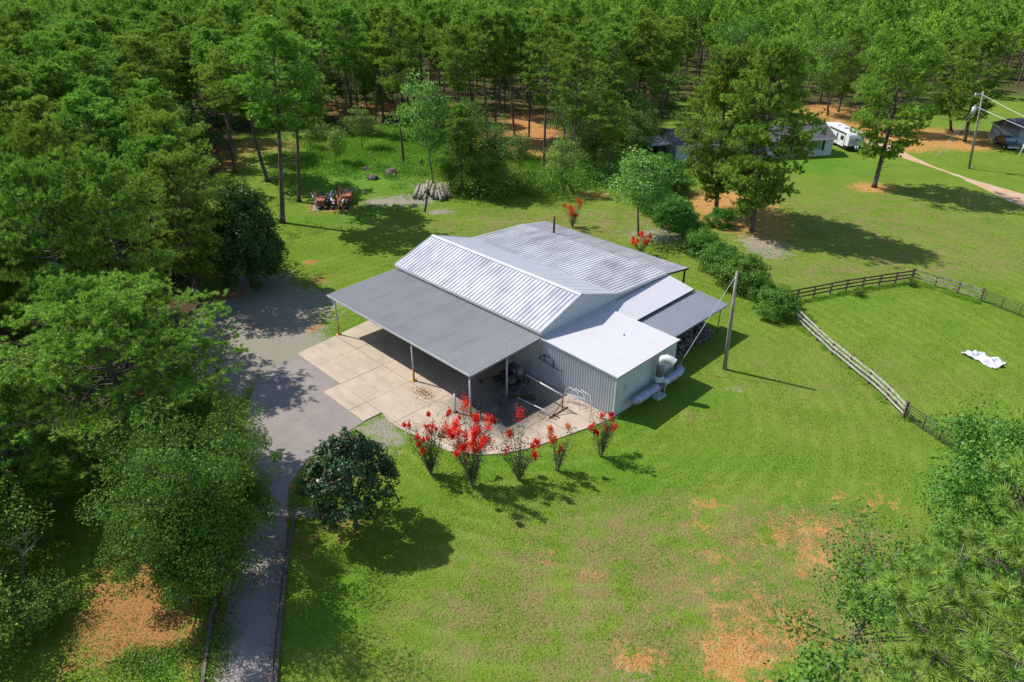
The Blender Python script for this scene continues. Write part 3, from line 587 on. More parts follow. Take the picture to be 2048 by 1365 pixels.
tag(hp, 'white bent tube hoop frames leaning on the corrugated wall', 'rack')
for k in range(3):
    y = .0+k*.16; x = k*.45
    MB().tube([(-.2+x,-.45+y,0),(-.1+x,-.1+y,.9),(.15+x,0+y,1.25),(.9+x,.0+y,1.15),(1.15+x,-.05+y,.8),(1.5+x,-.35+y,0)], .025, 6).tube([(-.1+x,-.15+y,.7),(1.2+x,-.1+y,.65)], .02, 6).build('hoop', M['strap'], hp, True)
bo = empty('white_bollard', AB(-1.25,-7.9,.07)); MB().tube([(0,0,0),(0,0,1.75)], .085, 12).build('pipe', M['white_metal'], bo, True); MB().tube([(0,0,1.75),(0,0,1.82)], .10, 12).build('cap', M['rust'], bo, True); MB().tube([(0,0,.0),(0,0,.03)], .2, 12).build('base_ring', M['rust'], bo, True)
tag(bo, 'short white pipe bollard left of the canopy corner post', 'bollard')
sc = empty('scrap_frame', AB(.35,-7.2,.07), AZ)
MB().bar((0,0,0),(-.1,.3,1.4),.07,.07).bar((.5,0,0),(.1,.2,1.2),.06,.06).bar((0,0,.4),(1.4,.9,.5),.06,.06).bar((.3,-.4,.1),(1.2,.8,.3),.08,.05).build('frame', M['rust'], sc)
MB().tube([(.25,.1,.5),(.5,.3,1.0),(.2,.4,1.1)], .04, 6).build('bent_pipe', M['steel_dark'], sc, True)
tag(sc, 'rusty scrap frame lying against the canopy corner post', 'scrap')
rod = empty('upright_rod', AB(.35,-4.9,.07)); MB().tube([(0,0,0),(0,0,1.1)], .025, 6).tube([(0,0,0),(0,0,.04)], .12, 10).build('rod', M['steel_dark'], rod)
tag(rod, 'thin dark rod standing upright under the canopy', 'rod')
rg = random.Random(4)
# clutter under the awning
m = MB()
for i in range(420):
    a = rg.uniform(3.6, 5.9); b = rg.uniform(8.2, 16.8); h = .55*math.exp(-((a-4.6)/1.1)**2)*rg.uniform(.2, 1.5)
    l = rg.uniform(.1, .38); t = rg.uniform(0, PI); p = Vector((a, b, h+.05)); d = Vector((math.cos(t), math.sin(t), rg.uniform(-.3,.3)))*l
    m.bar(p-d, p+d, rg.uniform(.08,.25), rg.uniform(.06,.2))
M['rubble'] = simple('grey_rubble', (.30,.26,.23), (.10,.085,.08), 3, .95, lo=.45, hi=.55)
db = m.build('debris_heap', M['rubble']); db.location = AB(0,0); db.rotation_euler = (0,0,AZ)
tag(db, 'heap of broken boards and stone stored under the blue grey awning', 'debris heap', kind='stuff')
# brown leaf litter on the slab
P = []; r8 = np.random.default_rng(3)
for cx, cy, n_, sx in ((-4.9,-8.0,260,.55), (-4.3,-8.2,120,.8), (3.2,-3.6,200,.9), (1.0,-9.9,260,1.6), (2.4,-5.0,240,1.0), (-9,-9,60,4)):
    q = r8.normal(0, 1, (n_, 2))*np.array([sx, sx*.5]); P += [AB(cx+u, cy+v, .10) for u, v in q]
P = np.array(P); f = leaf_faces(r8, P, .055, 1.6)
lm = fmesh('leaf_litter', f, 4, r8.uniform(0,1,len(P)), leafmat('dry_leaves', (.22,.10,.04), (.38,.20,.09), .1, .0)); lo_ = bpy.data.objects.new('leaf_litter', lm); link(lo_)
tag(lo_, 'brown dry leaves blown over the concrete slabs', 'leaf litter', kind='stuff')
# ------------------------------------------------------------------ poles and wires
M['polewood'] = simple('grey_pole_wood', (.42,.38,.33), (.22,.19,.16), 5, .9, stretch=(1,1,.15))
def pole(name, x, y, h, lx, ly=0, r=.14, label='', cat='pole'):
    e = empty(name, (x, y, 0)); MB().tube([(0,0,0), (lx*.5,ly*.5,h*.5), (lx,ly,h)], [r*1.15, r, r*.75], 12).build('shaft', M['polewood'], e, True)
    tag(e, label, cat); return e
px_, py_, ph_, pl_ = (17.58,49.00,8.79,-0.47)
p1 = pole('wooden_pole', px_, py_, ph_, pl_+.1, 0, .15, 'bare weathered wooden pole standing on the lawn right of the awning')
gx_, gy_ = (13.51,48.73)
p = MB().tube([(pl_, 0, ph_-.5), (gx_-px_, gy_-py_, .05)], .022, 5).build('guy_wire', M['strap'], p1)
px_, py_, ph_, pl_ = (73.21,110.91,11.86,-2.03)
p2 = pole('utility_pole', px_, py_, ph_, pl_+.35, 0, .17, 'utility pole with a grey transformer can and slack wires beside the dirt track', 'utility pole')
tx = pl_+.2; MB().tube([(tx-.45,-.1,ph_-3.3),(tx-.45,-.1,ph_-2.3)], .30, 14).build('transformer', M['trim'], p2, True)
MB().tube([(tx-.45,-.1,ph_-2.3),(tx-.45,-.1,ph_-2.0)], .07, 8).build('bushing', M['strap'], p2, True); MB().tube([(tx+.1,-.05,ph_-.4),(tx-.9,-.05,ph_-.45)], .04, 6).tube([(tx-.9,-.05,ph_-.75),(tx-.9,-.05,ph_-.25)], .11, 8).build('insulator', M['strap'], p2, True)
MB().bar((tx,0,ph_-.3),(tx-1.0,0,ph_-.5),.08,.08).build('crossarm', M['polewood'], p2)
MB().tube([(.35,-.2,.0),(.75,-.3,.6)], .09, 8).build('ground_guard', M['strap'], p2, True)
for (qx, qy), hz in (((71.45,117.72), 3.2), ((73.74,120.09), 4.2)):
    MB().tube([(tx,0,ph_-hz+1.5),(qx-px_,qy-py_,.05)], .022, 5).tube([(.12*(tx)+.88*(qx-px_),.88*(qy-py_),.12*(ph_-hz+1.5)),(qx-px_,qy-py_,.05)], .05, 6).build('guy_wire', M['strap'], p2)
WIRE = ((71.38,100.24,10.50), (71.93,100.25,9.00), (80.03,110.52,4.40))
for i, (w, z0) in enumerate(zip(WIRE, (ph_-.4, ph_-2.3, ph_-2.6))):
    q = Vector(w)-Vector((px_, py_, 0)); a0 = Vector((tx, 0, z0)); q2 = a0+(q-a0)*(2.2 if i < 2 else 1)
    pts = [a0.lerp(q2, t)+Vector((0,0,-2.4*t*(1-t)*(.6 if i == 2 else .35))) for t in [k/10 for k in range(11)]]
    MB().tube(pts, .03, 5).build('wire', M['strap'], p2)
mx, my, mh_, ml_ = (86.36,118.97,2.36,-0.17)
e = empty('meter_post', (mx, my, 0)); MB().tube([(0,0,0),(.3,0,4.2)], .09, 8).bar((.2,-.1,1.3),(.2,-.1,2.0),.4,.3,(1,0,0)).build('shaft', M['trim'], e); tag(e, 'short grey meter post by the dark truck at the right edge', 'post')

# ------------------------------------------------------------------ white house
M['siding'] = simple('white_siding', (.66,.66,.66), (.55,.55,.55), 1.5, .7); M['shingle'] = simple('grey_shingles', (.135,.13,.14), (.085,.08,.09), 8, .9, bump=.5)
M['shutter'] = simple('black_shutters', (.02,.02,.025)); M['brick'] = simple('red_brick', (.40,.13,.07), (.25,.08,.05), 6, .9)
M['glass'] = simple('window_glass', (.25,.33,.34), (.16,.22,.22), 1, .12, spec=.6)
hx, hy = (26.55,113.44); hx2, hy2 = (54.25,119.14)
HL = math.hypot(hx2-hx, hy2-hy); HR = math.atan2(hy2-hy, hx2-hx)
hs = empty('white_house', (hx, hy, 0), HR); tag(hs, 'long low white house with a grey gabled roof and black shutters behind the big pines', 'house')
D = 7.6; EH = 3.0; RH = 4.75
m = MB().add([(0,0,0),(HL,0,0),(HL,D,0),(0,D,0),(0,0,EH),(HL,0,EH),(HL,D,EH),(0,D,EH),(0,D/2,RH-.1),(HL,D/2,RH-.1)],
  [(0,1,5,4),(2,3,7,6),(3,0,4,8,7),(1,2,6,9,5),(3,2,1,0)]); m.build('wall', M['siding'], hs)
for sy, y0 in ((1, -.45), (-1, D+.45)):
    for zo in (0,):
        MB().add([(-.35,y0,EH-.12),(HL+.35,y0,EH-.12),(HL+.35,D/2,RH),(-.35,D/2,RH),(-.35,y0,EH-.24),(HL+.35,y0,EH-.24),(HL+.35,D/2,RH-.12),(-.35,D/2,RH-.12)],
          [(0,1,2,3),(7,6,5,4),(0,4,5,1),(1,5,6,2),(2,6,7,3),(3,7,4,0)]).build('roof', M['shingle'], hs)
MB().bar((-.4,-.48,EH-.18),(HL+.4,-.48,EH-.18),.05,.2).build('fascia', M['trim'], hs)
for x in (HL-3.6, HL-9.5, HL-14.5, 3.0, 8.0):
    w = MB().box(x,x+1.5,-.05,-.01,.95,2.55).build('window', M['trim'], hs)
    MB().box(x+.1,x+.7,-.07,-.05,1.05,2.45).box(x+.8,x+1.4,-.07,-.05,1.05,2.45).build('pane', M['glass'], w)
    for xx in (x-.55, x+1.6): MB().box(xx,xx+.42,-.09,-.01,.9,2.6).build('shutter', M['shutter'], hs)
d_ = MB().box(HL-6.4,HL-5.4,-.06,-.01,.3,2.4).build('door', M['brick'], hs); MB().box(HL-5.6,HL-5.5,-.1,-.06,1.25,1.35).build('handle', M['steel_mid'], d_)
MB().box(HL-6.8,HL-5.0,-1.0,-.05,0,.28).build('step', M['brick'], hs)
for k in range(9): MB().bar((.0,-.012,.4+k*.3),(HL,-.012,.4+k*.3),.02,.012).build('lap_board', M['siding'], hs)
# side porch / shed roof on the left end
sh = empty('open_shed', (hx, hy, 0), HR); tag(sh, 'dark open shed with a thin metal roof at the left end of the white house', 'shed')
MB().add([(-4.6,1,2.7),(-.4,1,2.9),(-.4,6.5,3.1),(-4.6,6.5,2.9),(-4.6,1,2.64),(-.4,1,2.84),(-.4,6.5,3.04),(-4.6,6.5,2.84)],[(0,1,2,3),(7,6,5,4),(0,4,5,1),(1,5,6,2),(2,6,7,3),(3,7,4,0)]).build('roof', M['roof_grey'], sh)
for x, y in ((-4.5,1.1),(-2.4,1.1),(-4.5,6.4),(-2.4,6.4)): MB().bar((x,y,0),(x,y,2.68),.1,.1).build('post', M['rust'], sh)
MB().box(-4.4,-.6,6.3,6.42,0,2.7).build('back_wall', M['rust'], sh)
wwx, wwy = (26.07,114.37); ww = empty('wagon_wheel', (wwx, wwy-.3, 0), .2); mb = MB(); R_ = .95
mb.tube([(math.cos(2*PI*k/20)*R_, 0, R_+math.sin(2*PI*k/20)*R_) for k in range(21)], .06, 6, False)
rim = mb.build('rim', M['polewood'], ww, True)
for k in range(10):
    a = 2*PI*k/10; MB().tube([(0,0,R_),(math.cos(a)*R_,0,R_+math.sin(a)*R_)], .035, 5).build('spoke', M['polewood'], ww)
tag(ww, 'old wooden wagon wheel leaning at the left corner of the white house', 'wheel')

# ------------------------------------------------------------------ camper trailer
M['camper'] = simple('camper_white', (.80,.80,.80), (.74,.74,.74), 2, .35, spec=.5); M['camper_grey'] = simple('camper_grey', (.52,.53,.56), (.48,.49,.52), 1, .4); M['blackp'] = simple('black_plastic', (.02,.02,.02))
cp = empty('camper_trailer', (59.3, 121.9, 0), math.radians(95))
tag(cp, 'white travel trailer with awning rail and dark graphics parked beside the white house', 'camper')
CL = 9.6; CW = 1.4                      # local x runs backwards from the nose, y to the camera-left side
m = MB(); prof = [(0,.55),(-.25,1.0),(-.25,2.3),(-.05,2.75),(.35,3.02),(CL-.3,3.05),(CL,2.8),(CL,.55)]
n = len(prof); m.v = [(x,-CW,z) for x,z in prof]+[(x,CW,z) for x,z in prof]; m.f = [tuple(reversed(range(n))), tuple(range(n,2*n))]+[(i,(i+1)%n,(i+1)%n+n,i+n) for i in range(n)]
m.build('body', M['camper'], cp)
MB().add([(-.262,-CW+.03,1.05),(-.262,CW-.03,1.05),(-.262,CW-.03,2.28),(-.262,-CW+.03,2.28),(-.25,-CW+.03,1.05),(-.25,CW-.03,1.05),(-.25,CW-.03,2.28),(-.25,-CW+.03,2.28)],[(0,1,2,3),(7,6,5,4),(0,4,5,1),(1,5,6,2),(2,6,7,3),(3,7,4,0)]).build('front_cap', M['camper_grey'], cp)
MB().box(-.24,1.2,-CW-.01,CW+.01,.45,.95).build('front_skirt', M['blackp'], cp)
tk = MB(); tk.tube([(-.75,-.2,.55),(-.75,-.2,1.05)], .16, 12).tube([(-.75,.2,.55),(-.75,.2,1.05)], .16, 12).build('gas_bottle', M['camper'], cp, True)
MB().bar((0,-.8,.5),(-1.5,0,.5),.1,.12).bar((0,.8,.5),(-1.5,0,.5),.1,.12).bar((-1.5,0,.5),(-1.5,0,.05),.08,.08).build('hitch', M['blackp'], cp)
for x in (4.6, 5.5):
    for s_ in (-1, 1):
        w = MB().tube([(x,s_*(CW-.2),.36),(x,s_*(CW+.01),.36)], .36, 16).build('wheel', M['blackp'], cp, True); MB().tube([(x,s_*(CW-.19),.36),(x,s_*(CW+.03),.36)], .2, 12).build('rim', M['trim'], w, True)
for s_ in (-1, 1):
    y0, y1 = (CW, CW+.03) if s_ > 0 else (-CW-.03, -CW)
    w = MB().box(1.5,2.5,y0,y1,1.55,2.25).build('window', M['blackp'], cp); MB().box(5.4,6.3,y0,y1,1.6,2.2).box(7.3,8.2,y0,y1,1.6,2.2).build('window', M['blackp'], cp)
    dr = MB().box(3.4,4.1,y0,y1-.01,.62,2.55).build('door', M['camper_grey'], cp); MB().box(3.55,3.95,y0-.005,y1,1.6,2.3).build('pane', M['blackp'], dr)
    m = MB()
    for x, z, l in ((.3,1.3,1.1),(.5,.9,1.6),(2.6,1.1,.7),(4.4,1.25,.8),(6.4,1.2,1.3)): m.bar((x,(y0+y1)/2,z),(x+l,(y0+y1)/2,z+.22),.04,.09)
    m.build('stripe_graphic', M['camper_grey'], cp)
MB().tube([(1.0,CW+.1,2.82),(6.6,CW+.1,2.82)], .08, 8).bar((1.05,CW+.06,2.8),(1.05,CW+.06,1.0),.05,.04).bar((6.55,CW+.06,2.8),(6.55,CW+.06,1.0),.05,.04).build('awning_rail', M['blackp'], cp)
MB().box(3.7,4.7,-.4,.4,3.06,3.32).box(6.2,6.7,-.3,.3,3.06,3.2).box(2.2,2.7,-.3,.3,3.06,3.18).build('roof_unit', M['camper'], cp)
def text(name, body, size, mat, parent, loc, rot, ext=.004):
    c = bpy.data.curves.new(name, 'FONT'); c.body = body; c.size = size; c.extrude = ext; c.align_x = 'CENTER'; c.shear = .3; c.offset = .008
    o = bpy.data.objects.new(name, c); link(o); dg = bpy.context.evaluated_depsgraph_get(); me = bpy.data.meshes.new_from_object(o.evaluated_get(dg)); bpy.data.objects.remove(o)
    me.materials.clear(); me.materials.append(mat); q = bpy.data.objects.new(name, me); link(q); q.parent = parent; q.location = loc; q.rotation_euler = rot; return q
text('lettering', 'JAYCO', .42, M['blackp'], cp, (-.27, 0, 1.62), (PI/2, 0, -PI/2))
m = MB()
for k in range(12):                                         # swoosh under the lettering and bird mark above it
    a = -1.0+k*2/12; b = a+2/12; m.bar((-.27,a*.72,1.50-.16*math.cos(a*1.3)),(-.27,b*.72,1.50-.16*math.cos(b*1.3)),.035*(1.2-abs(a)),.01,(1,0,0))
m.bar((-.27,-.05,2.12),(-.27,.35,2.25),.06,.01,(1,0,0)).bar((-.27,-.05,2.12),(-.27,-.38,2.22),.06,.01,(1,0,0)).bar((-.27,-.2,2.08),(-.27,.2,2.06),.06,.01,(1,0,0)).build('emblem', M['blackp'], cp)

# ------------------------------------------------------------------ right edge: mobile home and truck
M['grey_wall'] = simple('grey_cabin_wall', (.36,.38,.42), (.30,.31,.35), 2)
ghx, ghy = (90.46,126.42); gh = empty('grey_cabin', (ghx, ghy, 0), .25); MB().box(0,9,0,6,0,2.9).build('wall', M['grey_wall'], gh)
MB().add([(-.3,-.4,2.8),(9.3,-.4,2.8),(9.3,3,4.2),(-.3,3,4.2),(9.3,6.4,2.8),(-.3,6.4,2.8)],[(0,1,2,3),(3,2,4,5),(0,3,5),(1,4,2),(0,5,4,1)]).build('roof', M['shingle'], gh)
w = MB().box(1.6,2.6,-.05,-.01,1.1,2.1).build('window', M['trim'], gh); MB().box(1.7,2.5,-.07,-.05,1.2,2.0).build('pane', M['glass'], w)
tag(gh, 'grey walled cabin cut off by the right edge of the photo', 'cabin')
M['truckp'] = simple('black_truck_paint', (.02,.022,.026), (.03,.03,.03), 2, .25, .2, .6)
tkx, tky = (87.36,122.76); tr = empty('pickup_truck', (tkx+.3, tky+.2, 0), math.radians(80)); tag(tr, 'black pickup truck nose towards the lawn in front of the grey cabin', 'truck')
m = MB(); prof = [(-.1,.45),(-.15,1.0),(.1,1.12),(1.35,1.2),(1.95,1.80),(3.6,1.82),(4.0,1.22),(5.6,1.22),(5.65,.5)]; n = len(prof)
m.v = [(x,-.98,z) for x,z in prof]+[(x,.98,z) for x,z in prof]; m.f = [tuple(reversed(range(n))), tuple(range(n,2*n))]+[(i,(i+1)%n,(i+1)%n+n,i+n) for i in range(n)]; m.build('body', M['truckp'], tr)
MB().add([(1.42,-.85,1.26),(1.42,.85,1.26),(1.88,.82,1.74),(1.88,-.82,1.74),(1.36,-.85,1.24),(1.36,.85,1.24),(1.84,.82,1.78),(1.84,-.82,1.78)],[(0,1,2,3),(7,6,5,4),(0,4,5,1),(1,5,6,2),(2,6,7,3),(3,7,4,0)]).build('windscreen', M['glass'], tr)
MB().box(-.26,-.1,-.95,.95,.45,.65).build('bumper', M['strap'], tr); MB().box(-.18,-.14,-.5,.5,.72,.98).build('grille', M['steel_mid'], tr)
for s_ in (-1,1): MB().box(-.18,-.13,s_*.75-.17,s_*.75+.17,.75,.96).build('headlight', M['glass'], tr)
for x in (.9,4.5):
    for s_ in (-1,1):
        w = MB().tube([(x,s_*.78,.38),(x,s_*1.0,.38)], .38, 16).build('wheel', M['blackp'], tr, True); MB().tube([(x,s_*.8,.38),(x,s_*1.02,.38)], .2, 12).build('rim', M['trim'], w, True)

# ------------------------------------------------------------------ paddock fence
M['fence_w'] = simple('whitewashed_boards', (.58,.56,.52), (.32,.29,.25), 2.5, .9, stretch=(1,1,3), lo=.42, hi=.62)
M['fence_b'] = simple('brown_boards', (.16,.115,.08), (.09,.065,.045), 3, .9); M['fence_m'] = simple('patchy_boards', (.40,.38,.32), (.17,.14,.11), 2, .9, lo=.42, hi=.6)
M['post_b'] = simple('brown_post', (.17,.12,.085), (.10,.07,.05), 5, .9)
def fence(P, n, mat, label, name='board_fence', h=1.3, end=True, start=True):
    A = Vector((*P[0], 0)); B = Vector((*P[-1], 0)); e = empty(name, A); rr = random.Random(n)
    pts = []; seg = [(Vector((*P[i],0)), Vector((*P[i+1],0))) for i in range(len(P)-1)]; tot = sum((b-a).length for a, b in seg)
    for k in range(n+1):
        d = tot*k/n; 
        for a, b in seg:
            L = (b-a).length
            if d <= L+1e-6: pts.append(a.lerp(b, d/L)-A); break
            d -= L
    side = (B-A).cross(Vector((0,0,1))).normalized()
    for k, p in enumerate(pts):
        if (k == 0 and not start): continue
        big = k in (0, n) and end; w = .2 if big else .14
        MB().bar(p+Vector((0,0,-.05)), p+Vector((rr.uniform(-.03,.03),0,h+(.2 if big else .06))), w, w, side).build('post', M['post_b'], e)
    for k in range(n):
        for z in (.42, .82, 1.2):
            MB().bar(pts[k]+side*.10+Vector((0,0,z+rr.uniform(-.04,.04))), pts[k+1]+side*.10+Vector((0,0,z+rr.uniform(-.04,.04))), .035, .16).build('rail', M[mat], e)
    tag(e, label, 'fence'); return e
fence([(26.30,61.35), (27.01,61.69), (34.58,64.68), (41.98,67.00)], 8, 'fence_b', 'dark brown board fence along the far side of the paddock ending at the hedge', h=1.2)
fence([(42.26,67.13), (44.46,64.67), (46.39,62.12)], 3, 'fence_m', 'weathered grey board fence on the far right side of the paddock beyond the corner post', h=1.25, start=False)
fence([(26.49,58.67), (27.21,52.93), (27.71,50.21), (28.79,45.86), (29.02,42.23)], 7, 'fence_w', 'whitewashed board fence running down the near side of the paddock', h=1.25)
M['gate'] = simple('dark_green_gate_paint', (.035,.05,.045), (.02,.03,.03), 4, .5)
def gate(A, B, label, h=1.25):
    A = Vector((*A, 0)); B = Vector((*B, 0)); e = empty('pipe_gate', A); L = B-A
    for k in range(6): MB().tube([Vector((0,0,.22+k*(h-.22)/5)), L+Vector((0,0,.22+k*(h-.22)/5))], .028, 6).build('bar', M['gate'], e, True)
    for t in (0,.33,.66,1): MB().tube([L*t+Vector((0,0,.15)), L*t+Vector((0,0,h))], .035, 6).build('upright', M['gate'], e, True)
    tag(e, label, 'gate')
gate((29.12,41.98), (30.61,38.00), 'dark pipe gate at the near end of the paddock below the whitewashed fence')
gate((46.56,61.90), (48.96,57.36), 'dark pipe gate at the far right of the paddock past the grey board fence')
for i, ((qx, qy), s_) in enumerate((((34.74,63.26), .55), ((41.35,65.73), .5), ((27.49,60.27), .55))):
    pl = plant('small_shrub', blob_mesh('shrub_%d' % i, 60+i, (s_,s_,s_*.9), 500, .07, 'leaf', .35), qx, qy, ['little dark shrub at the foot of the brown board fence', 'little shrub just inside the paddock corner post', 'little shrub at the hedge end of the paddock'][i], 'shrub', parts=('stem', 'foliage'))
# white tarp
tgx = [(38.57,51.56), (40.18,52.26), (41.58,50.17), (39.96,49.03)]
rng = np.random.default_rng(12); n1, n2 = 34, 20; V = []
q = [np.array(t) for t in tgx]
def pn(u, v): return math.sin(u*13+2*math.sin(v*5))*.05+math.sin(v*17+u*6)*.04+math.sin(u*29+v*23)*.03+math.sin(u*7-v*11)*.05
for i in range(n1+1):
    for j in range(n2+1):
        u = i/n1; v = j/n2; uu = u; p = (q[0]*(1-v)+q[1]*v)*(1-u)+(q[3]*(1-v)+q[2]*v)*u
        p = p+rng.normal(0, .02, 2)+(np.array([math.sin(v*9+u*3), math.cos(u*14+v*2)])*.12)
        V.append((p[0], p[1], max(.02, .12+pn(u, v)*1.3+rng.normal(0, .012))))
m = MB(); m.v = V; m.f = [(i*(n2+1)+j, (i+1)*(n2+1)+j, (i+1)*(n2+1)+j+1, i*(n2+1)+j+1) for i in range(n1) for j in range(n2)]
M['tarp'] = simple('white_tarp', (.70,.70,.73), (.55,.55,.6), 3, .5)
tp = m.build('white_tarp', M['tarp']); md = tp.modifiers.new('s', 'SOLIDIFY'); md.thickness = .02; tag(tp, 'crumpled white tarp lying on the paddock grass', 'tarp')

# ------------------------------------------------------------------ logs, junk, edging
M['log'] = simple('grey_log_bark', (.46,.39,.35), (.22,.18,.16), 4, .95, stretch=(1,1,.3), bump=.6); M['logend'] = simple('cut_log_end', (.30,.22,.15), (.14,.10,.07), 8, .9)
rg = random.Random(21)
LOGS = [((828,399),(834,382),.20),((838,400),(843,381),.19),((846,397),(850,374),.19),((853,392),(855,370),.22),((862,391),(861,371),.19),((848,403),(852,386),.18),((864,399),(866,383),.20),((873,400),(869,377),.18),((880,395),(874,373),.18),((888,402),(879,374),.20),((893,396),(884,371),.20),((900,396),(889,375),.18),((858,388),(862,369),.17),((882,403),(876,388),.17)]
LG = [((-13.72,93.86),(-13.68,97.57)),((-13.00,93.64),(-13.16,98.05)),((-12.52,94.33),(-12.85,99.77)),((-12.16,95.47),(-12.52,100.78)),((-11.55,95.71),(-12.05,100.54)),((-12.16,92.99),(-12.31,96.87)),((-11.19,93.67),(-11.45,97.60)),((-10.55,93.46),(-11.38,99.06)),((-10.17,94.59),(-11.12,100.05)),((-9.42,93.25),(-10.73,99.81)),((-9.19,94.60),(-10.43,100.56)),((-8.68,94.38),(-9.97,99.57)),((-11.90,96.41),(-12.03,101.04)),((-9.80,92.80),(-10.55,96.43))]
for i, (A, B) in enumerate(LG):
    A = Vector((*A, 0)); B = Vector((*B, 0)); d = (B-A); L = min(7.0, max(5.5, d.length)); d.normalize(); r = (.24,.21,.23,.27,.22,.2,.24,.21,.2,.25,.23,.2,.19,.2)[i]*1.1
    z = r+(.0 if i % 3 else .22 if i > 2 else 0); o = empty('log', (A.x, A.y, z), math.atan2(d.y, d.x))
    MB().tube([(0,0,0),(L*.5,0,rg.uniform(-.05,.05)),(L,rg.uniform(-.15,.15),0)], [r, r*.95, r*.85], 12).build('trunk', M['log'], o, True)
    MB().tube([(-.012,0,0),(.0,0,0)], r*.93, 12).build('cut_end', M['logend'], o)
    tag(o, ['leftmost log of the log pile', 'second log from the left in the log pile', 'third log from the left in the log pile', 'thick raised log left of the middle of the log pile', 'grey log in the middle of the log pile under the thin tree', 'short low log at the front left of the log pile', 'short low log in the front middle of the log pile', 'log just right of the middle of the log pile', 'raised log right of the middle of the log pile', 'thick log on the right half of the log pile', 'second log from the right in the log pile', 'rightmost log of the log pile', 'thin log wedged behind the thick raised log of the pile', 'slim log between the two thickest right logs of the pile'][i], 'log', 'logs in the pile at the edge of the clearing')
A, B = Vector((*(-11.73,88.55), 0)), Vector((*(-12.05,93.21), 0)); o = empty('log', (A.x, A.y, .12), math.atan2(B.y-A.y, B.x-A.x)); MB().tube([(0,0,0),((B-A).length,0,.1)], .13, 10).build('trunk', M['bark_pale'], o, True); tag(o, 'thin pale log sticking out in front of the log pile', 'log')
M['orange'] = simple('orange_red_paint', (.55,.17,.08), (.30,.09,.05), 4, .6); M['whiteish'] = simple('dirty_white_paint', (.62,.62,.6), (.4,.38,.36), 4, .6)
jx, jy = (-24.02,90.24); jk = empty('junk_pile', (jx, jy, 0), .1); m = MB(); mo = MB(); mw = MB()
for i in range(26):
    x = rg.uniform(-2.3,2.3); z = .2+rg.uniform(0,.6); y = rg.uniform(-.5,.8); L = rg.uniform(2,5.5); a = 1.75+rg.uniform(-.25,.25); d = Vector((math.cos(a), math.sin(a), rg.uniform(.0,.12)))*L
    (m, mo, mw)[i % 3].bar((x,y,z), Vector((x,y,z))+d, rg.uniform(.1,.3), rg.uniform(.08,.2))
m.build('dark_board', M['steel_dark'], jk); mo.build('orange_board', M['orange'], jk); mw.build('pale_board', M['whiteish'], jk)
MB().box(-2.2,-1.1,-.4,1.6,.2,1.1).build('orange_crate', M['orange'], jk); MB().box(1.0,2.2,1.0,3.5,.3,1.2).build('orange_crate', M['orange'], jk)
m = MB(); [m.tube([(-2+k*.9,-.9,.22),(-1.5+k*.9,-.9,.22)], .22, 10) for k in range(5)]; m.build('black_tyre', M['steel_dark'], jk, True)
tag(jk, 'pile of scrap boards and orange machinery under the pine left of the log pile', 'junk pile')
lx, ly = (-25.98,88.35); ld_ = empty('ladder_pallet', (lx, ly, .08), 1.75); m = MB().bar((0,-.35,0),(3.6,-.35,.05),.08,.08).bar((0,.35,0),(3.6,.35,.05),.08,.08); m.build('rail', M['trim'], ld_)
for k in range(10): MB().bar((.2+k*.36,-.35,.03),(.2+k*.36,.35,.03),.07,.05).build('rung', M['trim'], ld_)
tag(ld_, 'pale ladder lying on the grass left of the junk pile', 'ladder')
M['timber'] = simple('old_grey_timber', (.20,.165,.14), (.09,.075,.065), 3, .95)
def edging(P, label):
    e = empty('timber_edging', (*P[0], 0)); A = Vector((*P[0], 0))
    for i in range(len(P)-1):
        a = Vector((*P[i], 0))-A; b = Vector((*P[i+1], 0))-A; n = max(1, round((b-a).length/2.5))
        for k in range(n): MB().bar(a.lerp(b, k/n+.004)+Vector((0,0,.09)), a.lerp(b, (k+1)/n-.004)+Vector((0,0,.09)), .17, .2).build('timber', M['timber'], e)
    tag(e, label, 'edging')
edging([(-14.21,19.75), (-14.77,21.81), (-15.36,24.12), (-15.89,26.39), (-16.40,28.53)], 'dark timber edging along the left side of the narrow driveway')
edging([(-10.84,19.77), (-11.43,22.38), (-12.08,25.41), (-12.71,28.55), (-13.14,31.35)], 'grey timber edging between the narrow driveway and the lawn')
sx, sy = (-12.99,31.56); st = empty('brush_pile', (sx, sy, 0)); m = MB()
for i in range(60):
    a = rg.uniform(-.5,.6)+(PI if i % 2 else 0); p = Vector((rg.uniform(-.3,1.8), rg.uniform(-.25,.7), rg.uniform(.03,.3))); m.tube([p, p+Vector((math.cos(a),math.sin(a),rg.uniform(-.1,.15)))*rg.uniform(.3,1.0)], [.028,.012], 4, False)
m.build('sticks', M['deadwood'], st); tag(st, 'small pile of dead sticks at the end of the timber edging by the magnolia', 'brush pile')
rx_, ry_ = (-26.96,43.35)
o = MB().tube([(0,0,0),(0,0,.5)], [.28,.34], 12).build('bucket_body', simple('red_plastic', (.75,.02,.02), (.6,.02,.02)), None, True); o.name = 'red_bucket'; o.location = (rx_-1.6, ry_+1.5, 0); tag(o, 'small bright red bucket seen between the branches of the big left pine', 'bucket')
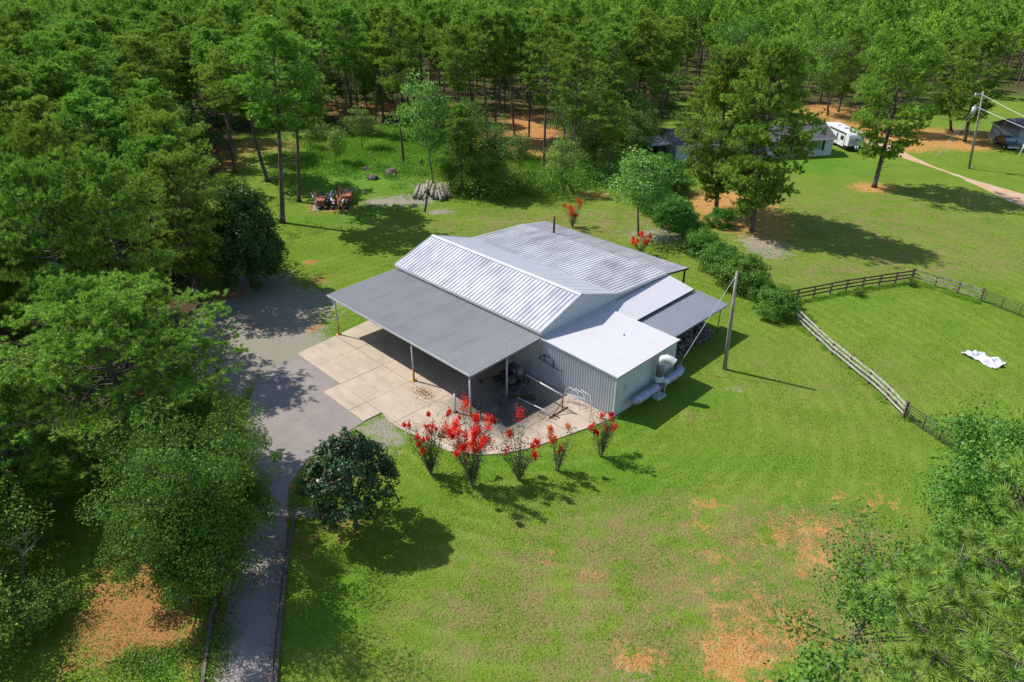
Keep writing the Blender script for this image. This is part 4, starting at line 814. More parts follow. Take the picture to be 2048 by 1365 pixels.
# ------------------------------------------------------------------ vegetation library
PT = ('trunk', 'crown')
LIB = {}
for i in range(4): LIB['fp%d' % i] = pine_mesh('forest_pine', 10+i, 18, .53, 3.2, 48, 16, .33, .085, 6, trunk_r=.19, sub=6, stubs=14, cl_r=.24, flat=.6)
for i in range(3): LIB['op%d' % i] = pine_mesh('open_pine', 30+i, 17, .22, 5.2, 72, 16, .32, .075, 6, trunk_r=.27, sub=10, cl_r=.25, flat=.6)
LIB['op3'] = pine_mesh('full_pine', 37, 17, .14, 5.4, 105, 16, .32, .075, 6, trunk_r=.27, sub=11, cl_r=.25, flat=.6)
LIB['sp0'] = pine_mesh('slender_pine', 41, 19, .50, 2.6, 34, 16, .34, .08, 6, trunk_r=.17, stubs=18, sub=5, cl_r=.25)
for i in range(3): LIB['dt%d' % i] = leafy_mesh('leafy_tree', 50+i, 13, .28, 3.6, 52, 190, .135, 'leaf', trunk_r=.16, cl=.95)
LIB['lt0'] = leafy_mesh('light_tree', 55, 8, .35, 2.2, 34, 150, .12, 'leaf_light', trunk_r=.08, cl=.7)
LIB['lt1'] = leafy_mesh('light_sapling', 56, 5, .25, 1.4, 22, 120, .11, 'leaf_light', trunk_r=.05, cl=.55)
LIB['bs0'] = blob_mesh('scrub', 57, (1.5,1.5,1.1), 2600, .12, 'leaf', .35, .25)
LIB['bs1'] = blob_mesh('scrub', 58, (1.7,1.4,1.5), 2600, .12, 'leaf', .35, .25)
LH = {'fp': 18, 'op': 17, 'sp': 19, 'dt': 13, 'lt0': 8, 'lt1': 5}
LR = {'fp': 3.1, 'op': 5.4, 'sp': 2.6, 'dt': 3.6, 'lt0': 2.2, 'lt1': 1.4}
NAME = {'fp': 'pine_tree', 'op': 'pine_tree', 'sp': 'pine_tree', 'dt': 'broadleaf_tree', 'lt': 'young_tree'}
TREES = []
rz = random.Random(77)
def tree(key, x, y, h, label, group=None, lean=0, R=None, cat=None):
    k = key if key in LH else key[:2]; s = h/LH[k]; r = (R/LR[k]) if R else s*rz.uniform(.92,1.1)
    t = plant(NAME[key[:2]], LIB[key], x, y, label, cat or ('pine tree' if key[0] in 'fos' and key[:2] != 'bs' else 'tree'), group, (r, r, s), rz.uniform(0, 6.28), PT, (0, math.atan2(lean, h)))
    t.rotation_mode = 'ZYX' if lean else 'XYZ'
    TREES.append((x, y)); return t
# ---- trees one can pick out
KEY = [
 ('op0', (53.27,100.54,20.78,-1.92), 6.8, 'tall pine with a bare leaning trunk alone on the lawn before the dirt track'),
 ('op3', (27.01,88.88,19.47,-1.68), 5.5, 'left one of the two big pines behind the hedge'),
 ('op3', (29.64,81.89,21.08,-1.07), 6.3, 'right one of the two big pines on the red soil behind the hedge'),
 ('op1', (82.91,129.31,18.67,-2.95), 6.4, 'rounded pine behind the utility pole'),
 ('op2', (70.56,138.07,17.16,-3.18), 5.0, 'pine behind the red drive to the right of the camper'),
 ('op0', (85.42,138.37,16.75,-7.25), 5.2, 'pine shading the red ground left of the utility pole'),
 ('fp0', (-29.15,84.03,22.67,2.46), 5.4, 'tall dark pine at the lawn edge beside the ivy covered tree'),
 ('fp1', (-29.35,92.52,18.82,2.87), 4.6, 'pine behind the junk pile, its trunk close to another'),
 ('sp0', (-17.58,111.77,22.65,0.32), 3.2, 'tall straight pine in the clearing behind the log pile'),
 ('sp0', (4.82,108.04,21.05,-0.90), 3.6, 'tall half bare pine with light green tufts at the right of the clearing'),
 ('sp0', (8.71,102.14,19.39,-0.34), 2.9, 'slim pine rising behind the red crape myrtle at the back of the building'),
 ('fp2', (-31.24,133.49,21.19,1.93), None, 'straight pine trunk at the left end of the clearing edge'),
 ('fp3', (-27.59,142.34,21.04,1.20), None, 'first of two close pine trunks at the back of the clearing'),
 ('fp0', (-26.25,143.30,20.15,2.22), None, 'second of two close pine trunks at the back of the clearing'),
 ('fp1', (-4.54,128.41,20.86,-0.65), None, 'pine at the left side of the red soil gap in the woods'),
 ('fp2', (-3.24,131.19,21.06,0.93), None, 'pine in the middle of the red soil gap in the woods'),
 ('fp3', (0.29,132.47,20.59,-0.03), None, 'pine at the right side of the red soil gap in the woods'),
 ('fp0', (2.99,131.31,19.91,0.03), None, 'thick pine trunk just behind the half bare pine'),
 ('fp1', (-8.89,119.63,19.32,0.06), None, 'pine half hidden behind the leafy tree of the clearing'),
 ('fp2', (9.17,124.55,18.20,-0.83), None, 'dark pine behind the slim pine at the wood edge'),
 ('fp3', (-36.52,101.95,18.60,0.67), 4.8, 'pine leaning over the path left of the junk pile'),
 ('fp1', (-43.20,106.97,17.69,1.23), 3.8, 'pine with a bare trunk in the left woods above the ivy tree'),
 ('dt0', (18.34,124.72,14.36,-2.53), 3.6, 'pale stemmed broadleaf tree left of the house'),
 ('dt1', (-5.88,99.63,12.61,-0.39), 3.2, 'bushy broadleaf tree at the edge of the clearing right of the log pile'),
 ('dt2', (12.89,107.89,13.02,-0.81), 3.6, 'round dark broadleaf tree between the slim pine and the house'),
 ('dt2', (19.66,113.95,9.48,1.13), 3.4, 'low dark broadleaf tree beside the open shed'),
 ('dt0', (-8.62,97.16,6.04,-0.81), 2.0, 'small dense tree right behind the log pile'),
 ('lt0', (-11.53,99.79,15.16,-1.47), 2.9, 'tall thin tree with a light green crown growing from the log pile'),
 ('dt1', (-2.87,96.54,10.58,-0.57), 2.8, 'leafy tree rising from the dark thicket right of the log pile'),
 ('fp1', (-7.08,95.55,12.05,-0.29), 2.2, 'young pine crowding the log pile on its right side'),
 ('dt0', (-4.94,95.12,6.56,-0.21), 2.0, 'low leafy tree in front of the thicket'),
 ('fp2', (13.91,99.94,12.97,-0.44), 2.8, 'pine at the wood edge right of the slim pine'),
 ('lt1', (1.12,106.29,6.45,-0.44), 1.6, 'sapling in the middle of the sunny weeds'),
 ('lt0', (7.15,97.40,7.56,-0.64), 2.0, 'young light green tree at the lawn edge left of the back crape myrtle'),
 ('lt1', (-28.52,111.59,5.92,0.39), 1.5, 'thin sapling in the weeds above the junk pile'),
 ('lt0', (-80.06,140.32,7.97,2.23), 4.2, 'pale green broadleaf tree among the dark pines at the upper left'),
 ('lt0', (15.32,79.97,10.10,-0.65), 3.1, 'slender grey green tree on the lawn before the hedge'),
 ('lt1', (-35.19,121.23,5.48,0.59), 1.8, 'sapling at the left side of the weedy clearing'),
 ('lt0', (-26.11,121.39,7.12,0.47), 2.0, 'young tree in the tall weeds left of the straight pine'),
 ('lt1', (-9.94,114.38,4.85,0.02), 1.6, 'sapling in front of the red soil gap'),
 ('lt1', (11.32,107.86,5.77,-0.47), 1.9, 'sapling between the half bare pine and the slim pine'),
 ('dt2', (-16.56,128.96,7.88,0.20), 2.4, 'dark young tree at the back of the clearing'),
 ('lt1', (-2.51,96.08,4.62,-0.31), 1.9, 'light sapling by the dark thicket at the lawn edge'),
 ('dt1', (48.06,155.50,20.06,-3.22), 5.0, 'large broadleaf tree above the roof of the white house'),
 ('dt0', (66.79,152.22,16.71,-5.28), 4.2, 'broadleaf tree standing behind the camper on red ground'),
 ('lt0', (33.90,160.73,8.88,-0.45), 3.4, 'tree beside the sunlit grass patch behind the white house'),
]
for key, (x, y, h, l), R, lab in KEY: tree(key, x, y, h, lab, lean=l*.7, R=R)
# ---- near left: big open pine, its neighbour, oak
LP = pine_mesh('spreading_pine', 91, 13.5, .14, 7.0, 96, 20, .27, .055, 6, trunk_r=.33, sub=15, cl_r=.22, flat=.6, stubs=16, mat='needle', bend=.9)
(x, y, h, l) = (-24.32,35.67,11.82,1.73)
plant('pine_tree', LP, x, y, 'huge spreading pine left of the asphalt yard', 'pine tree', None, (1.04,1.04,h/13.5), .4)
(x, y, h, l) = (-29.53,32.55,8.52,2.96)
t = plant('pine_tree', (LP[0], LP[1]), x, y, 'lower spreading pine at the left edge below the huge one', 'pine tree', None, (.6,.6,h/13.5), 2.6)
OK = leafy_mesh('oak', 95, 10, .10, 3.3, 74, 330, .095, 'leaf_dark', trunk_r=.24, cl=.72, rj=.42, bark='bark_pale')
x, y, _ = (-15.16,25.67,7.50)
plant('broadleaf_tree', OK, x, y, 'broad dark green oak reaching over the bend of the driveway', 'oak tree', None, (.80,.80,1.05), 1.)
x, y, _ = (-17.10,25.21,6.00)
plant('broadleaf_tree', OK, x, y, 'lighter green oak overhanging the red soil left of the narrow driveway', 'oak tree', None, (.68,.68,.85), 3.)
x, y, _ = (-15.34,29.83,6.50)
plant('broadleaf_tree', OK, x, y, 'small oak crown at the asphalt edge above the driveway bend', 'oak tree', None, (.55,.55,.85), 5.)
x, y, _ = (-18.65,27.36,6.50)
plant('broadleaf_tree', OK, x, y, 'oak squeezed between the huge pine and the red soil', 'oak tree', None, (.7,.7,.88), 4.2)
OK2 = leafy_mesh('understory', 96, 8, .12, 3.4, 60, 300, .105, 'leaf', trunk_r=.14, cl=.8)
for (px, py, h, r, rz_, lab, mt) in ((*(-20.64,35.95), 6.0, .85, 2., 'dark bushy tree between the huge pine and the asphalt', 0), (*(-25.70,20.70), 6.0, .85, .3, 'dark broadleaf tree in the lower left corner', 0), (*(-28.84,25.64), 6.5, .95, 3., 'shaded broadleaf tree at the left edge beside bare branches', 0), (*(-24.32,23.47), 2.6, .5, 5., 'low dark shrubby tree shading the red soil', 0), (*(-31.50,30.40), 5.0, .8, 4., 'leafy tree at the left edge above the bare branches', 0)):
    plant('broadleaf_tree', OK2, px, py, lab, 'tree', None, (r,r,h/8), rz_)
for (px, py), h in (((-29.31,31.67), 3.2), ((-31.51,32.99), 3.6)):
    plant('young_tree', LIB['lt1'], px, py, 'bright green leafy shrub on the grass at the left edge' if h < 3.4 else 'second bright green shrub cut by the left edge', 'shrub', None, (1.4,1.4,h/5), h)
m = MB(); rb = random.Random(6)
def twig(m, p, d, L, r, k):
    q = p+d*L; m.tube([p, p+d*L*.5+Vector((rb.uniform(-.1,.1),rb.uniform(-.1,.1),rb.uniform(-.05,.1)))*L*.6, q], [r, r*.8, r*.55], 5, False)
    if k:
        for i in range(3): twig(m, q if i else p+d*L*.6, (d+Vector((rb.uniform(-.8,.8),rb.uniform(-.8,.8),rb.uniform(-.3,.5)))).normalized(), L*.62, r*.5, k-1)
twig(m, Vector((0,0,0)), Vector((.3,.1,.95)).normalized(), 2.2, .10, 4)
qx, qy = (-26.18,25.66); o = m.build('dead_tree', M['deadwood'], None, True); o.location = (qx, qy, 0); tag(o, 'bare dead tree with pale branches at the left edge', 'dead tree')
# ---- magnolia and ivy tree
MG = blob_mesh('magnolia', 97, (2.5,2.4,2.75), 21000, .10, 'leaf_magnolia', .16, .16, 1.0, 150, .22, .55)
(x, y, h, l) = (-9.31,30.95,6.76,0.47)
mg = empty('magnolia_tree', (x, y, 0)); tag(mg, 'dark glossy magnolia tree with a few white flowers beside the driveway', 'magnolia tree')
o = inst('crown', MG[1], mg, (0,0,1.15), (0,0,0), (.98,.98,.98)); inst('limbs', MG[0], mg, (0,0,.9))
MB().tube([(0,0,0),(.05,0,1.2),(0,0,4.5)], [.15,.13,.05], 10).build('trunk', M['bark_pale'], mg, True)
P = np.array([(-1.35,-1.15,4.3),(-1.0,-1.6,3.1),(-.6,-1.3,4.9),(.5,-2.1,2.7)]); rgn = np.random.default_rng(2); f = leaf_faces(rgn, np.repeat(P, 6, 0)+rgn.normal(0,.05,(24,3)), .13, 1.5)
fm = fmesh('flower', f, 4, rgn.uniform(0,1,24), simple('magnolia_petals', (.85,.83,.76), (.8,.78,.7))); inst('flowers', fm, mg)
IV = blob_mesh('ivy', 98, (3.3,3.3,4.5), 30000, .13, 'leaf_ivy', .22, .18, .95, 170, .22, .3)
(x, y, h, l) = (-26.44,63.44,10.33,1.86)
iv = empty('ivy_tree', (x-.2, y+1.5, 0)); tag(iv, 'dark ivy smothered tree like a tall green column beside the gravel', 'ivy covered tree'); inst('foliage', IV[1], iv, sc=(1,1,h/9.4)); inst('stems', IV[0], iv); MB().tube([(0,0,0),(0,0,8)], [.3,.15], 8).build('trunk', M['bark'], iv, True)
# ---- hedge
HB = [blob_mesh('hedge_bush', 110+i, (2.05,2.05,1.4), 10000, .085, 'leaf_hedge', .24, .2, .8, 60, .32) for i in range(3)]
HG = [(*(18.92,88.17), 1.15, 1.3), (*(20.18,83.57), 1.2, 1.35), (*(21.18,78.70), 1.0, 1.15), (*(21.78,73.67), 1.05, 1.1), (*(22.40,68.60), 1.05, 1.15), (*(23.42,64.32), 1.2, 1.35), (*(24.80,61.56), .7, .8), (*(24.96,58.34), .95, 1.0)]
HL_ = ['tallest leafy bush at the far upper end of the hedge', 'bushy hedge plant just below the hedge end under the pines', 'low middle bush of the hedge near the slender tree', 'hedge bush left of the pine trunks, in the middle of the row', 'wide hedge bush behind the top of the bare pole', 'big rounded hedge bush right behind the bare wooden pole', 'small hedge bush between the big rounded one and the last one', 'last hedge bush at the corner of the white paddock fence']
for i, (x, y, r, z) in enumerate(HG): plant('hedge_bush', HB[i % 3], x, y+.6, HL_[i], 'bush', 'bushes in the hedge row', (r, r, z), i*1.3, ('stems', 'foliage'))
for (x, y), lab, s_ in (((26.06,83.65), 'vine covered bush at the foot of the left hedge pine', .8), ((20.29,100.79), 'leafy shrub on the lawn between the slender tree and the white house', 1.2)):
    plant('bush', HB[1], x, y, lab, 'bush', None, (s_, s_, s_*1.1), 2., ('stems', 'foliage'))
for x_, y_, lb_ in [(*(23.13,106.10), 'round green bush in front of the left corner of the white house'), (*(18.63,95.24), 'green bush beside the slender grey green tree'), (*(22.98,97.64), 'green bush at the far end of the hedge under the left big pine')]:
    plant('bush', HB[2], x_, y_, lb_, 'bush', 'bushes between hedge and house', (1.2, 1.2, 1.3), x_, ('stems', 'foliage'))
# ---- crape myrtles
def myrtle(seed, H, R, nst, nb, nl, big=.2, old=False):
    rng = np.random.default_rng(seed); tb = MB(); P = []; BL = []
    for k in range(nst):
        a = k*2.4+rng.normal(0,.3); sp_ = R*1.25*rng.uniform(.3,1); h = H*rng.uniform(.6,1) if k else H
        q = [np.array([math.cos(a)*sp_*t**1.3, math.sin(a)*sp_*t**1.3, h*t]) for t in (0,.3,.6,.85,1)]
        tb.tube([p+np.array([math.cos(a),math.sin(a),0])*.06 for p in q], [.035,.028,.02,.012,.006], 5, False)
        for t in rng.uniform(.16, 1, nl):
            i = min(3, int(np.searchsorted([.3,.6,.85,1], t))); t0 = (0,.3,.6,.85,1)[i]; t1 = (0,.3,.6,.85,1)[i+1]; p = q[i]+(q[i+1]-q[i])*(t-t0)/(t1-t0)
            c = p+rng.normal(0,.2,3)*(.5+t*.5); P.append(c+rng.normal(0,.10,(7,3)))
        if k < nb:
            for j in range(int(rng.integers(1,5))):
                c = q[4]+rng.normal(0,.16,3)*np.array([1,1,1.1]) if j < 2 else q[3]+rng.normal(0,.32,3); s_ = big*rng.uniform(.35,1.4)
                BL.append(c+rng.normal(0,1,(int(150*rng.uniform(.5,1.3)),3))*np.array([s_,s_,s_*1.5])*.5)
    P = np.concatenate(P); f = leaf_faces(rng, P, .06, .4); st = tb.mesh('myrtle_stems', M['bark_pale'], True); cr = fmesh('myrtle_foliage', f, 4, rng.uniform(0,1,len(P)), M['myrtle_leaf'])
    B = np.concatenate(BL); fb = leaf_faces(rng, B, .065, .5); bl = fmesh('myrtle_blossom', fb, 4, rng.uniform(0,1,len(B)), M['blossom_old' if old else 'blossom'])
    return st, cr, bl
MY = [('crape myrtle leaning left with few blossoms, leftmost of the front row', (-5.30,35.65,4.43,-0.93), 1.35, 13, 8, 34, .16, False),
      ('fullest red crape myrtle in front of the canopy corner post', (-2.50,34.49,5.27,-0.63), 1.6, 17, 15, 28, .26, False),
      ('crape myrtle with two big red flower heads, middle of the front row', (0.50,35.09,4.60,0.02), 1.3, 12, 6, 24, .26, False),
      ('thin crape myrtle with faded orange blossoms, fourth in the front row', (3.06,36.01,3.55,-0.29), .8, 7, 4, 18, .14, True),
      ('small crape myrtle at the concrete edge below the box shaped room', (6.11,37.55,3.77,-0.55), .9, 9, 5, 26, .18, False),
      ('red topped crape myrtle behind the dark rear roof', (7.51,82.86,3.22,-0.89), 1.1, 9, 7, 18, .26, False),
      ('low crape myrtle with orange red blossoms under the slender tree', (14.65,73.88,2.29,-0.10), .9, 8, 6, 14, .24, False)]
for i, (lab, (x, y, h, l), R, nst, nb, nl, big, old) in enumerate(MY):
    st_, cr_, bl_ = myrtle(130+i, h, R, nst, nb, nl, big, old)
    e = empty('crape_myrtle', (x, y, 0), 1.+i); inst('stems', st_, e); inst('foliage', cr_, e); inst('blossoms', bl_, e); tag(e, lab, 'crape myrtle')
# ---- near right: pine top, oak, thin tree, dark sapling
NP_ = pine_mesh('close_pine', 141, 24, .50, 3.9, 64, 105, .27, .019, 2.3, trunk_r=.10, sub=9, cl_r=.42, flat=.8, spread=2.0, mat='needle_near', bend=.2, stubs=4)
plant('pine_tree', NP_, 11.2, 9.1, 'close pine crown with long needle tufts in the lower right corner', 'pine tree', None, (1,1,.90), 1.2)
NO = leafy_mesh('near_oak', 142, 12, .35, 4.3, 110, 330, .10, 'leaf', trunk_r=.2, cl=.75)
plant('broadleaf_tree', NO, 23.4, 24.4, 'broadleaf tree at the right edge above the close pine', 'tree', None, (.85,.85,1), .5)
NB = leafy_mesh('near_birch', 143, 11, .45, 3.0, 44, 150, .085, 'leaf', trunk_r=.1, cl=.6)
plant('broadleaf_tree', NB, 14.3, 19.3, 'thin sparse tree with see-through twigs left of the close pine', 'tree', None, (1,1,1), 2.2)
ND = leafy_mesh('near_sapling', 144, 10.5, .62, 1.3, 20, 120, .11, 'leaf_dark', trunk_r=.06, cl=.45)
plant('broadleaf_tree', ND, 10.2, 14.6, 'dark leafy sapling top at the bottom edge left of the close pine', 'tree', None, (1,1,1), 0)
NB2 = leafy_mesh('near_thin', 146, 10, .5, 2.6, 40, 150, .085, 'leaf', trunk_r=.08, cl=.55)
plant('broadleaf_tree', NB2, 18.6, 20.6, 'thin tree filling the gap between the right edge tree and the close pine', 'tree', None, (1,1,1), 1)

# ---- the woods
MARK = {'ivy covered tree': (-27.45,66.49), 'huge spreading pine': (-28.40,40.92), 'junk pile': (-24.96,93.47), 'log pile': (-11.36,95.95), 'uprooted stump': (-18.62,105.42), 'pale green broadleaf tree': (-80.06,140.32),
 'upper left corner': (-161.00,232.80), 'left edge of the photo': (-67.88,88.58), 'gravel turning area': (-27.53,59.50), 'tall straight pine': (-17.58,111.77), 'half bare pine': (4.82,108.04), 'slim pine': (8.71,102.14), 'open shed': (25.95,118.90),
 'white house': (46.25,138.45), 'camper': (63.15,134.53), 'utility pole': (82.16,127.01), 'red soil gap': (-1.43,127.32), 'wood edge pines': (-26.98,142.82), 'grey cabin': (96.85,135.19), 'red ground behind the track': (83.12,143.73),
 'sunlit patch behind the house': (36.21,169.83), 'leaning pine by the path': (-36.52,101.95), 'bright leafy shrub': (-30.76,32.54), 'bare dead tree': (-26.18,25.66)}
used_labels = {}
def where(x, y, h, key):
    L = sorted(MARK, key=lambda k: (MARK[k][0]-x)**2+(MARK[k][1]-y)**2)
    kind = {'fp': 'forest pine', 'op': 'spreading pine', 'sp': 'slender pine', 'dt': 'broadleaf tree'}[key[:2]]
    size = 'tall' if h > (18.4 if key[0] != 'd' else 12.5) else 'low' if h < (16 if key[0] != 'd' else 11) else 'medium'
    for k in L:
        dx = x-MARK[k][0]; dy = y-MARK[k][1]; D_ = math.hypot(dx, dy)
        far_ = 'just ' if D_ < 8 else 'not far ' if D_ < 15 else 'well ' if D_ < 28 else 'far '
        if abs(dy) < D_*.4: w = 'left of' if dx < 0 else 'right of'
        elif abs(dx) < D_*.4: w = 'behind' if dy > 0 else 'in front of'
        else: w = ('behind and left of' if dx < 0 else 'behind and right of') if dy > 0 else ('in front and left of' if dx < 0 else 'in front and right of')
        l = '%s %s %s%s %s' % (size, kind, far_, w, k)
        if l not in used_labels: used_labels[l] = 1; return l
    return l
def clear(x, y, d, L=None):
    return all((x-a)**2+(y-b)**2 > d*d for a, b in (L or TREES))
cand = []; rw = random.Random(2024); yy = 22.
while yy < 330:
    st_ = 4.9 if yy < 90 else 6.0 if yy < 170 else 7.2; half = yy*.86+24; xx = -half-18
    while xx < half:
        x = xx+rw.uniform(-.42,.42)*st_; y = yy+rw.uniform(-.42,.42)*st_; xx += st_
        inL = bool(inpoly(x, y, WOOD_L)); inB = bool(inpoly(x, y, WOOD_B))
        if not (inL or inB): continue
        if inL and y < 60 and rw.random() < .25: continue
        if 75 < x < 150 and 150 < y < 200 and rw.random() < .5: continue
        if -14 < x < 12 and 138 < y < 170 and rw.random() < .55: continue
        cand.append((math.hypot(x, y), x, y, inL))
    yy += st_
# trees off the left side of the frame that shade the gravel
cand.sort(); near = []; far = []; 
for c in cand:
    if len(near) < 262:
        if clear(c[1], c[2], 3.6): near.append(c); TREES.append((c[1], c[2]))
    else: far.append(c)
for d_, x, y, inL in near:
    r = rw.random(); 
    if inL and y < 78: h = rw.uniform(13.5, 17.5); key = rw.choice(['op0','op1','op2','fp0','fp3'])
    elif r < .80: h = rw.uniform(16.5, 20.5); key = rw.choice(['fp0','fp1','fp2','fp3','sp0'])
    else: h = rw.uniform(9, 15); key = rw.choice(['dt0','dt1','dt2'])
    if x > 62: key = rw.choice(['op0','op1','op2','dt0','dt2','fp0','fp1']); h = rw.uniform(15, 19.5) if key[0] != 'd' else rw.uniform(12,16)
    pine = key[:2] != 'dt'; zone = ('left woods' if inL and y < 140 else 'woods behind the clearing' if x < 40 else 'woods behind the white house and camper')
    tree(key, x, y, h, where(x, y, h, key), ('pines of the %s' if pine else 'broadleaf trees of the %s') % zone, lean=rw.uniform(-.5,.5), R=(rw.uniform(3.6,4.9) if key[:2] == 'op' else rw.uniform(3.0,4.4) if key[:2] in ('fp',) else None))
print('near', len(near), 'far', len(far))
# far woodland: one object
rng = np.random.default_rng(99)
far_v = []; far_t = []; far_n = []; tb = MB()
lowp = []
for i in range(5):
    n = 620; z = rng.uniform(0, 1, n)**.8; az = rng.uniform(0, 2*PI, n); pr = np.where(z < .4, np.sin((z+.2)/.6*PI/2), np.cos((z-.4)/.6*PI/2*.9)); rad = pr*rng.uniform(.45, 1.05, n)
    cc = np.stack([np.cos(az)*rad, np.sin(az)*rad, z], 1)[:48]; kk = rng.integers(0, 48, n); lowp.append(cc[kk]+rng.normal(0, 1, (n,3))*np.array([.10,.10,.03]))
for j, (d_, x, y, inL) in enumerate(far):
    h = rng.uniform(13.5, 22); R = rng.uniform(2.3, 4.1); b = lowp[j % 5]; q = b[rng.permutation(620)[:int(430 if d_ < 260 else 300)]]
    q = q+.08*np.sin(q[:, [1,2,0]]*9+j); c = np.stack([x+q[:,0]*R, y+q[:,1]*R, h*(.45+.55*q[:,2])], 1)
    f, t, nn = tuft_faces(rng, c, q*np.array([1,1,.4])+np.array([0,0,.6]), 6, .62, .24); far_v.append(f); far_t.append(np.clip(t*.6+rng.uniform(-.15,.55),0,1)); far_n.append(nn)
    tb.tube([(x, y, 0), (x, y, h*.8)], [.2, .1], 4, False)
f = np.concatenate(far_v); t = np.concatenate(far_t); n0 = len(f)
fw = bpy.data.objects.new('far_woodland', fmesh('far_woodland', f, 3, t, M['needle'], np.concatenate(far_n))); link(fw); tag(fw, 'dense green pine woods filling the background up to the top of the photo', 'woodland', kind='stuff')
o = tb.build('trunks', M['bark'], fw); tag(o, kind='stuff'); print('far tris', n0)
# ---- loose grass tufts on the mown lawn
NOG = [[AB(*p)[:2] for p in OUTL]+[], [AB(*p)[:2] for p in ((-18.8,-.2),(-18.8,21),(.2,21),(.2,17.5),(6.3,18),(6.3,7.9),(7.7,7.9),(7.7,-.2))], [(-14.17,19.27), (-14.71,20.62), (-16.30,27.79), (-16.38,33.09), (-19.07,38.08), (-26.85,61.70), (-20.95,61.76), (-13.24,46.38), (-10.29,41.05), (-13.37,33.57), (-12.96,30.93), (-11.03,20.64), (-10.62,19.28)], WOOD_L]
rg_ = np.random.default_rng(31); n_ = 330000; Y_ = 19+(92-19)*rg_.uniform(0,1,n_)**1.25; X_ = rg_.uniform(-1,1,n_)*(Y_*.80+5); k_ = (X_ > -27)
for q in NOG: k_ &= ~inpoly(X_, Y_, q)
X_ = X_[k_]; Y_ = Y_[k_]; n_ = len(X_); w_ = np.sin(X_*.9+2*np.sin(Y_*.31))+np.sin(Y_*1.1+1.7*np.sin(X_*.23)); k_ = rg_.uniform(-2.2,2,n_) < w_; X_ = X_[k_]; Y_ = Y_[k_]; n_ = len(X_)
P = np.stack([X_, Y_, np.full(n_, .0)], 1); d = unit(rg_.normal(0,.9,(n_,3))+np.array([0,0,.9])); d[:,2] = np.abs(d[:,2]); w = unit(np.cross(d, rg_.normal(0,1,(n_,3))))*(.018+Y_*.0006)[:,None]; L = rg_.uniform(.04,.115,(n_,1))
M['grass_blade'] = leafmat('grass_tufts', (.115,.25,.012), (.25,.39,.045), .40, .03)
gt = bpy.data.objects.new('grass_tufts', fmesh('grass_tufts', np.stack([P-w, P+w, P+d*L], 1), 3, rg_.uniform(0,1,n_), M['grass_blade'])); link(gt); tag(gt, 'short loose grass tufts scattered over the mown lawn', 'grass', kind='stuff'); print('grass', n_)
# ---- undergrowth in the woods and weeds in the clearing
def scatter(name, lab, cat, pts, spread, per, size, mat, hgt, up=.5, blade=False):
    P = []; 
    for (x, y, s_) in pts:
        n = int(per*s_); q = rng.normal(0, 1, (n, 3)); q /= np.maximum(1, np.linalg.norm(q, axis=1, keepdims=True)*.7); q = q*np.array([spread, spread, hgt*.5])*s_; q[:,2] = np.abs(q[:,2])+.04; P.append(q+np.array([x,y,0]))
    P = np.concatenate(P)
    if blade:
        N = len(P); d = unit(rng.normal(0,.45,(N,3))+np.array([0,0,1])); w = unit(np.cross(d, rng.normal(0,1,(N,3))))*size*.35; L = size*rng.uniform(1.5,4,(N,1)); f = np.stack([P-w, P+w, P+d*L], 1); o = fmesh(name, f, 3, rng.uniform(0,1,N), M[mat])
    else: o = fmesh(name, leaf_faces(rng, P, size, up), 4, rng.uniform(0,1,len(P)), M[mat])
    ob = bpy.data.objects.new(name, o); link(ob); tag(ob, lab, cat, kind='stuff'); return ob
ug = [(x+rw.uniform(-2.5,2.5), y+rw.uniform(-2.5,2.5), rw.uniform(.5,1.3)) for d_, x, y, inL in near for k in range(3) if rw.random() < (.8 if y > 75 else .45)]
ug = [u for u in ug if inpoly(u[0], u[1], WOOD_L) or inpoly(u[0], u[1], WOOD_B)]
scatter('undergrowth', 'leafy undergrowth between the trunks of the woods', 'undergrowth', ug, 1.1, 110, .16, 'leaf_scrub', 1.9)
TH = []
for cx, cy, rx, ry, nn in ((-4.68,97.22,4.30,3.81, 26), (4.70,99.06,8.01,3.93, 40), (12.33,102.45,4.50,6.78, 26), (20.51,106.61,3.10,11.22, 22), (17.40,112.37,4.87,6.11, 22), (23.97,122.31,2.62,10.67, 14), (-5.06,106.19,3.09,5.54, 14)):
    TH += [(cx+rw.gauss(0,.6)*rx, cy+rw.gauss(0,.6)*ry, rw.uniform(.6,1.5)) for k in range(nn)]
scatter('thicket', 'dark green thicket of shrubs along the far edge of the lawn', 'thicket', TH, 1.1, 210, .14, 'leaf_scrub', 3.2)
WD = []
for cx, cy, rx, ry, nn in ((-25.89,117.98,9.32,15.13, 150), (-16.15,121.58,10.43,17.78, 150), (12.38,110.78,8.82,6.56, 70), (-0.45,112.06,7.29,6.69, 70), (-32.70,111.52,4.84,12.14, 50), (-11.36,107.49,6.25,5.66, 40), (36.97,140.48,5.93,9.07, 0)):
    WD += [(cx+rw.gauss(0,.55)*rx, cy+rw.gauss(0,.55)*ry, rw.uniform(.5,1.4)) for k in range(nn)]
scatter('tall_weeds', 'bright green tall weeds filling the sunny clearing', 'weeds', WD, 1.1, 120, .14, 'leaf_weed', .6, blade=True)
BR = []
for cx, cy, rx, ry, nn in ((-28.73,132.71,11.27,6.55, 40), (-15.28,121.59,7.83,10.56, 34), (-34.33,124.83,4.45,11.06, 20), (-1.26,112.05,7.29,6.69, 26), (9.75,107.83,4.70,6.26, 24), (-20.71,107.34,5.46,3.95, 16), (-26.45,108.67,3.15,5.77, 12)):
    BR += [(cx+rw.gauss(0,.6)*rx, cy+rw.gauss(0,.6)*ry, rw.uniform(.4,1.1)) for k in range(nn)]
scatter('clearing_brush', 'rough green brush scattered through the sunny clearing', 'brush', BR, .9, 130, .13, 'leaf_scrub', 1.7)
GB = []
